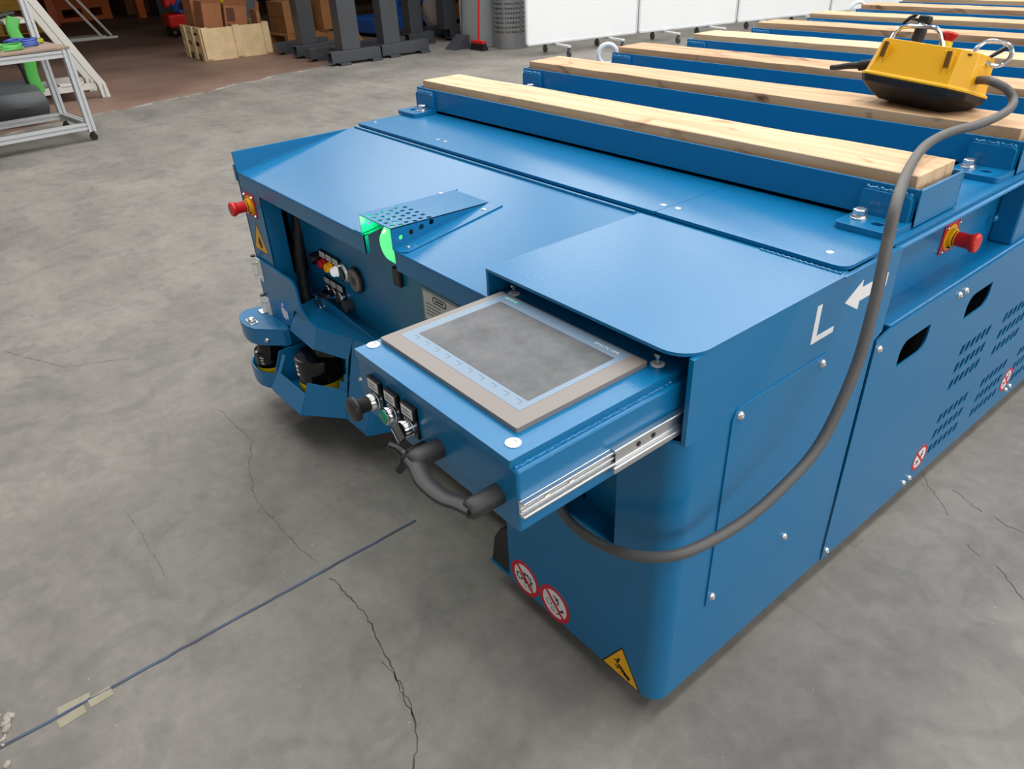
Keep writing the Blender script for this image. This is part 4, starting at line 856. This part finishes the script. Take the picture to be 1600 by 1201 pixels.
# red trolley with casters
rt = thing('red_trolley', 'red tool trolley on black casters left of the wooden crate', 'trolley', (-13.6, 3.45, 0), -.1)
bm = B(); box(bm, -.35, .2, -.05, .55, .16, .36); P('trolley_tray', bm, RED, rt, bevel=.03)
bm = B(); box(bm, -.3, .0, -.02, .5, .45, 1.0); P('trolley_body', bm, RED, rt, bevel=.03)
for x in (-.3, .12):
    for y in (0, .5):
        bm = B(); lathe(bm, (x, y-.02, .075), (0, 1, 0), [(.03, 0), (.075, 0), (.075, .04), (.03, .04)], 16); P('caster', bm, BLACK, rt)
bm = B(); tube(bm, spline([(.1, .1, .4), (.14, .2, .55), (.1, .35, .5), (.14, .42, .4), (.08, .2, .38), (.12, .05, .5)], 8), .03, 8); P('air_hose', bm, BLUEF, rt)
# orange racking and dark machine in the far annex
rk = thing('storage_rack', 'orange steel storage rack at the far end of the dark annex', 'rack', (-18.6, 2.6, 0))
for y in (.0, 1.75):
    bm = B(); box(bm, -.12, .12, y-.08, y+.08, 0, 3.2); P('rack_upright', bm, ORNG, rk, bevel=.005)
for z in (.62, 1.7):
    bm = B(); box(bm, -.05, .05, .08, 1.67, z, z+.14); P('rack_beam', bm, ORNG, rk, bevel=.005)
op = thing('orange_skid', 'orange steel skid with fork openings in the dark annex', 'skid', (-19.8, 3.35, 0), .05)
bm = B(); plate(bm, [(-.65, .0), (.55, .0), (.55, .62), (-.65, .62)], 'x', -.5, .5, [[(-.45, .08), (-.05, .08), (-.05, .24), (-.45, .24)], [(.12, .08), (.36, .08), (.36, .24), (.12, .24)]]); P('skid_body', bm, ORNG, op)
stackbox('dark_cabinet', -21.5, 2.3, 0, 1.0, 1.6, 1.4, MACH, 'dark machine cabinet in the far left of the annex', 'cabinet', 0)
stackbox('dark_cabinet', -18.6, 5.1, 0, .6, .9, 1.0, MACH, 'dark grey cabinet right of the orange rack', 'cabinet', 0)
stackbox('wooden_box', -20.2, 4.75, 0, .6, .7, 1.0, PALW, 'brown box left of the orange rack upright', 'box', 0)

# ------------------------------------------------------------------ aluminium work trolley at the left
wt = thing('work_trolley', 'silver aluminium profile work trolley with cluttered wooden top', 'trolley', (-6.33, .49, 0), .10)
def profile(p0, p1, w=.045, nm='frame_profile', par=None):
    p0, p1 = Vector(p0), Vector(p1); d = (p1-p0); u, v, dd = frame_of(d); M = Matrix.Translation(p0) @ Matrix((u, v, dd)).transposed().to_4x4(); h = w/2; g = w*.12
    bm = B(); plate(bm, [(-h, -h), (-g, -h), (-g, -h*.6), (g, -h*.6), (g, -h), (h, -h), (h, -g), (h*.6, -g), (h*.6, g), (h, g), (h, h), (g, h), (g, h*.6), (-g, h*.6), (-g, h), (-h, h), (-h, g), (-h*.6, g), (-h*.6, -g), (-h, -g)], 'z', 0, d.length, M=M)
    return P(nm, bm, ALU, par or wt, smooth=False)
TW, TD, TZ = -1.5, -.66, .675
for x in (0, TD):
    for y in (0, TW): profile((x, y, .07), (x, y, TZ), .055, 'leg')
for z in (.115, TZ-.03):
    for x in (0, TD): profile((x, TW, z), (x, -.03, z), .05)
    for y in (-.0, TW): profile((TD+.03, y, z), (-.03, y, z), .045)
profile((TD, -.0, TZ), (TD-.02, .0, 1.5), .055, 'upright'); profile((TD, TW, TZ), (TD-.02, TW, 1.5), .055, 'upright')
bm = B(); box(bm, TD-.03, .03, TW-.03, .03, TZ, TZ+.018); P('table_top', bm, mat('worn_top', srgb(150, 128, 112), .6, var=.25, vscale=6), wt, bevel=.002)
bm = B(); box(bm, -.38, -.33, -.02, .02, .1, .4) if 0 else None
bm.free()
for x in (0, TD):
    for y in (0, TW):
        bm = B(); lathe(bm, (x-.012, y, .028), (1, 0, 0), [(.012, 0), (.028, 0), (.028, .024), (.012, .024)], 14); box(bm, x-.018, x+.018, y-.014, y+.014, .03, .075); P('caster', bm, BLACK, wt)
def coil(x, y, z, R, m, label, n=3, nm='cable_coil', cat='cable'):
    bm = B(); pts = [(x+R*(1+.06*math.sin(i*.9))*math.cos(2*PI*i/20), y+R*1.2*math.sin(2*PI*i/20), z+.012+.012*(i//20)+.004*math.sin(i)) for i in range(20*n+1)]
    tube(bm, pts, .009, 7); tag(obj(nm, bm, m), label, cat)
ZT = TZ+.018
coil(-6.45, .10, ZT, .11, GREENP, 'bright green cable coil on the front of the work trolley')
coil(-6.62, .26, ZT, .09, mat('blue_cable', srgb(50, 80, 160), .5), 'dark blue cable coil in the middle of the work trolley', 4)
coil(-6.80, .34, ZT, .08, mat('lime_cable', srgb(165, 170, 40), .5), 'yellow-green cable coil at the back right of the work trolley', 2)
def sheetp(x, y, sx, sy, rz, m, label):
    bm = B(); box(bm, -sx/2, sx/2, -sy/2, sy/2, 0, .012); o = obj('folder', bm, m, bevel=.002); o.location = (x, y, ZT); o.rotation_euler.z = rz; tag(o, label, 'folder')
sheetp(-6.85, .22, .16, .22, .3, mat('pale_blue_card', srgb(150, 180, 225), .6), 'pale blue card folder at the back of the work trolley')
sheetp(-6.68, .0, .16, .2, -.2, mat('grey_card', srgb(175, 165, 170), .6), 'greyish card lying on the left of the work trolley')
# floor scrubber behind the trolley
fs = thing('floor_scrubber', 'dark grey floor scrubber with green lever behind the work trolley', 'machine', (-7.95, .25, 0))
def lump(s, o, m, nm, e=.7):
    bm = B(); bmesh.ops.create_cube(bm, size=2); bmesh.ops.subdivide_edges(bm, edges=bm.edges, cuts=5, use_grid_fill=True)
    for v in bm.verts:
        n = v.co.normalized(); c = v.co*(1-e)+n*e*1.15; v.co = Vector((c.x*s[0]+o[0], c.y*s[1]+o[1], c.z*s[2]+o[2]))
    P(nm, bm, m, fs)
lump((.5, .24, .12), (.05, -.05, .16), MACH, 'brush_deck', .5); lump((.32, .3, .3), (-.1, -.5, .32), MACH, 'scrubber_body', .45)
bm = B(); box(bm, -.6, .45, -.55, .0, .03, .06); P('squeegee', bm, ALUD, fs, bevel=.01)
bm = B(); tube(bm, spline([(.05, .19, .19), (.05, .18, .35), (.05, .20, .52), (.02, .16, .72), (.0, .2, .82)], 5), .05, 10, flat=.35); P('green_lever', bm, GREENP, fs)
bm = B(); tube(bm, spline([(.03, .13, .2), (.03, .12, .38), (.05, .1, .5)], 5), .018, 8); P('drain_hose', bm, RUBBER, fs)
for y in (-.3, .05):
    bm = B(); lathe(bm, (.2, y, .06), (0, 1, 0), [(.02, 0), (.06, 0), (.06, .035), (.02, .035)], 14); P('wheel', bm, BLACK, fs)
bm = B(); tube(bm, spline([(-.2, -.3, .55), (-.25, -.05, .75), (-.22, .1, .82), (-.3, .25, .84)], 5), .025, 8); P('steering_bar', bm, BLACK, fs)
# yellow drawer cabinet behind
yc = thing('yellow_cabinet', 'yellow open-front cabinet behind the work trolley', 'cabinet', (-17.6, 1.75, 0), .05)
bm = B(); plate(bm, [(-.55, 0), (.45, 0), (.45, .78), (-.55, .78)], 'x', -.3, .3, [[(-.28, .02), (.30, .02), (.30, .40), (-.28, .40)]]); P('cabinet_body', bm, CABY, yc)
bm = B(); box(bm, .3, .312, -.45, .35, .5, .72); d = P('drawer_front', bm, CABY, yc, bevel=.004)
bm = B(); box(bm, .312, .325, -.12, .02, .6, .64); P('drawer_pull', bm, MACH, d)
bm = B(); box(bm, -.3, -.28, -.28, .3, 0, .4); P('cabinet_back', bm, PALW, yc)
# white access stairs behind the trolley
st = thing('access_stairs', 'white aluminium access stairs with sloping stringer behind the work trolley', 'stairs', (-8.4, 1.08, 0), 0)
STR = mat('stair_white', srgb(205, 203, 196), .5)
for x in (0, -.55):
    bm = B(); plate(bm, [(-.03, 0), (.05, 0), (.035, .14), (-.02, .25), (-.62, 1.55), (-.69, 1.53), (-.09, .23), (-.04, .13)], 'x', x-.02, x+.02, M=None); P('stringer', bm, STR, st, bevel=.004)
    bm = B(); box(bm, x-.022, x-.018+.042, -.0, .008, .0, .13); P('foot_strip', bm, ALUD, st)
for k in range(4):
    bm = B(); y = -.16-k*.14; z = .14+k*.30; box(bm, -.55, 0, y-.22, y, z, z+.03); P('tread', bm, STR, st, bevel=.003)
for x in (-.05, -.6):
    bm = B(); box(bm, x, x+.05, -.95, -.05, .09, .15); P('base_rail', bm, STR, st, bevel=.003)
sf = thing('sloping_frame', 'thin white sloping double rail standing on a flat foot in the annex', 'frame', (-14.8, 2.55, 0), 0)
for k in (0, .16):
    bm = B(); tube(bm, [(0, .05+k, .03), (0, -.55+k, .98)], .022, 8); P('sloping_rail', bm, STR, sf)
bm = B(); box(bm, -.35, .12, -.55, .1, 0, .05); P('foot_tray', bm, STR, sf, bevel=.005)
bm = B(); box(bm, .05, .12, .1, .28, 0, .03); P('foot_tip', bm, WHITE, sf, bevel=.004)
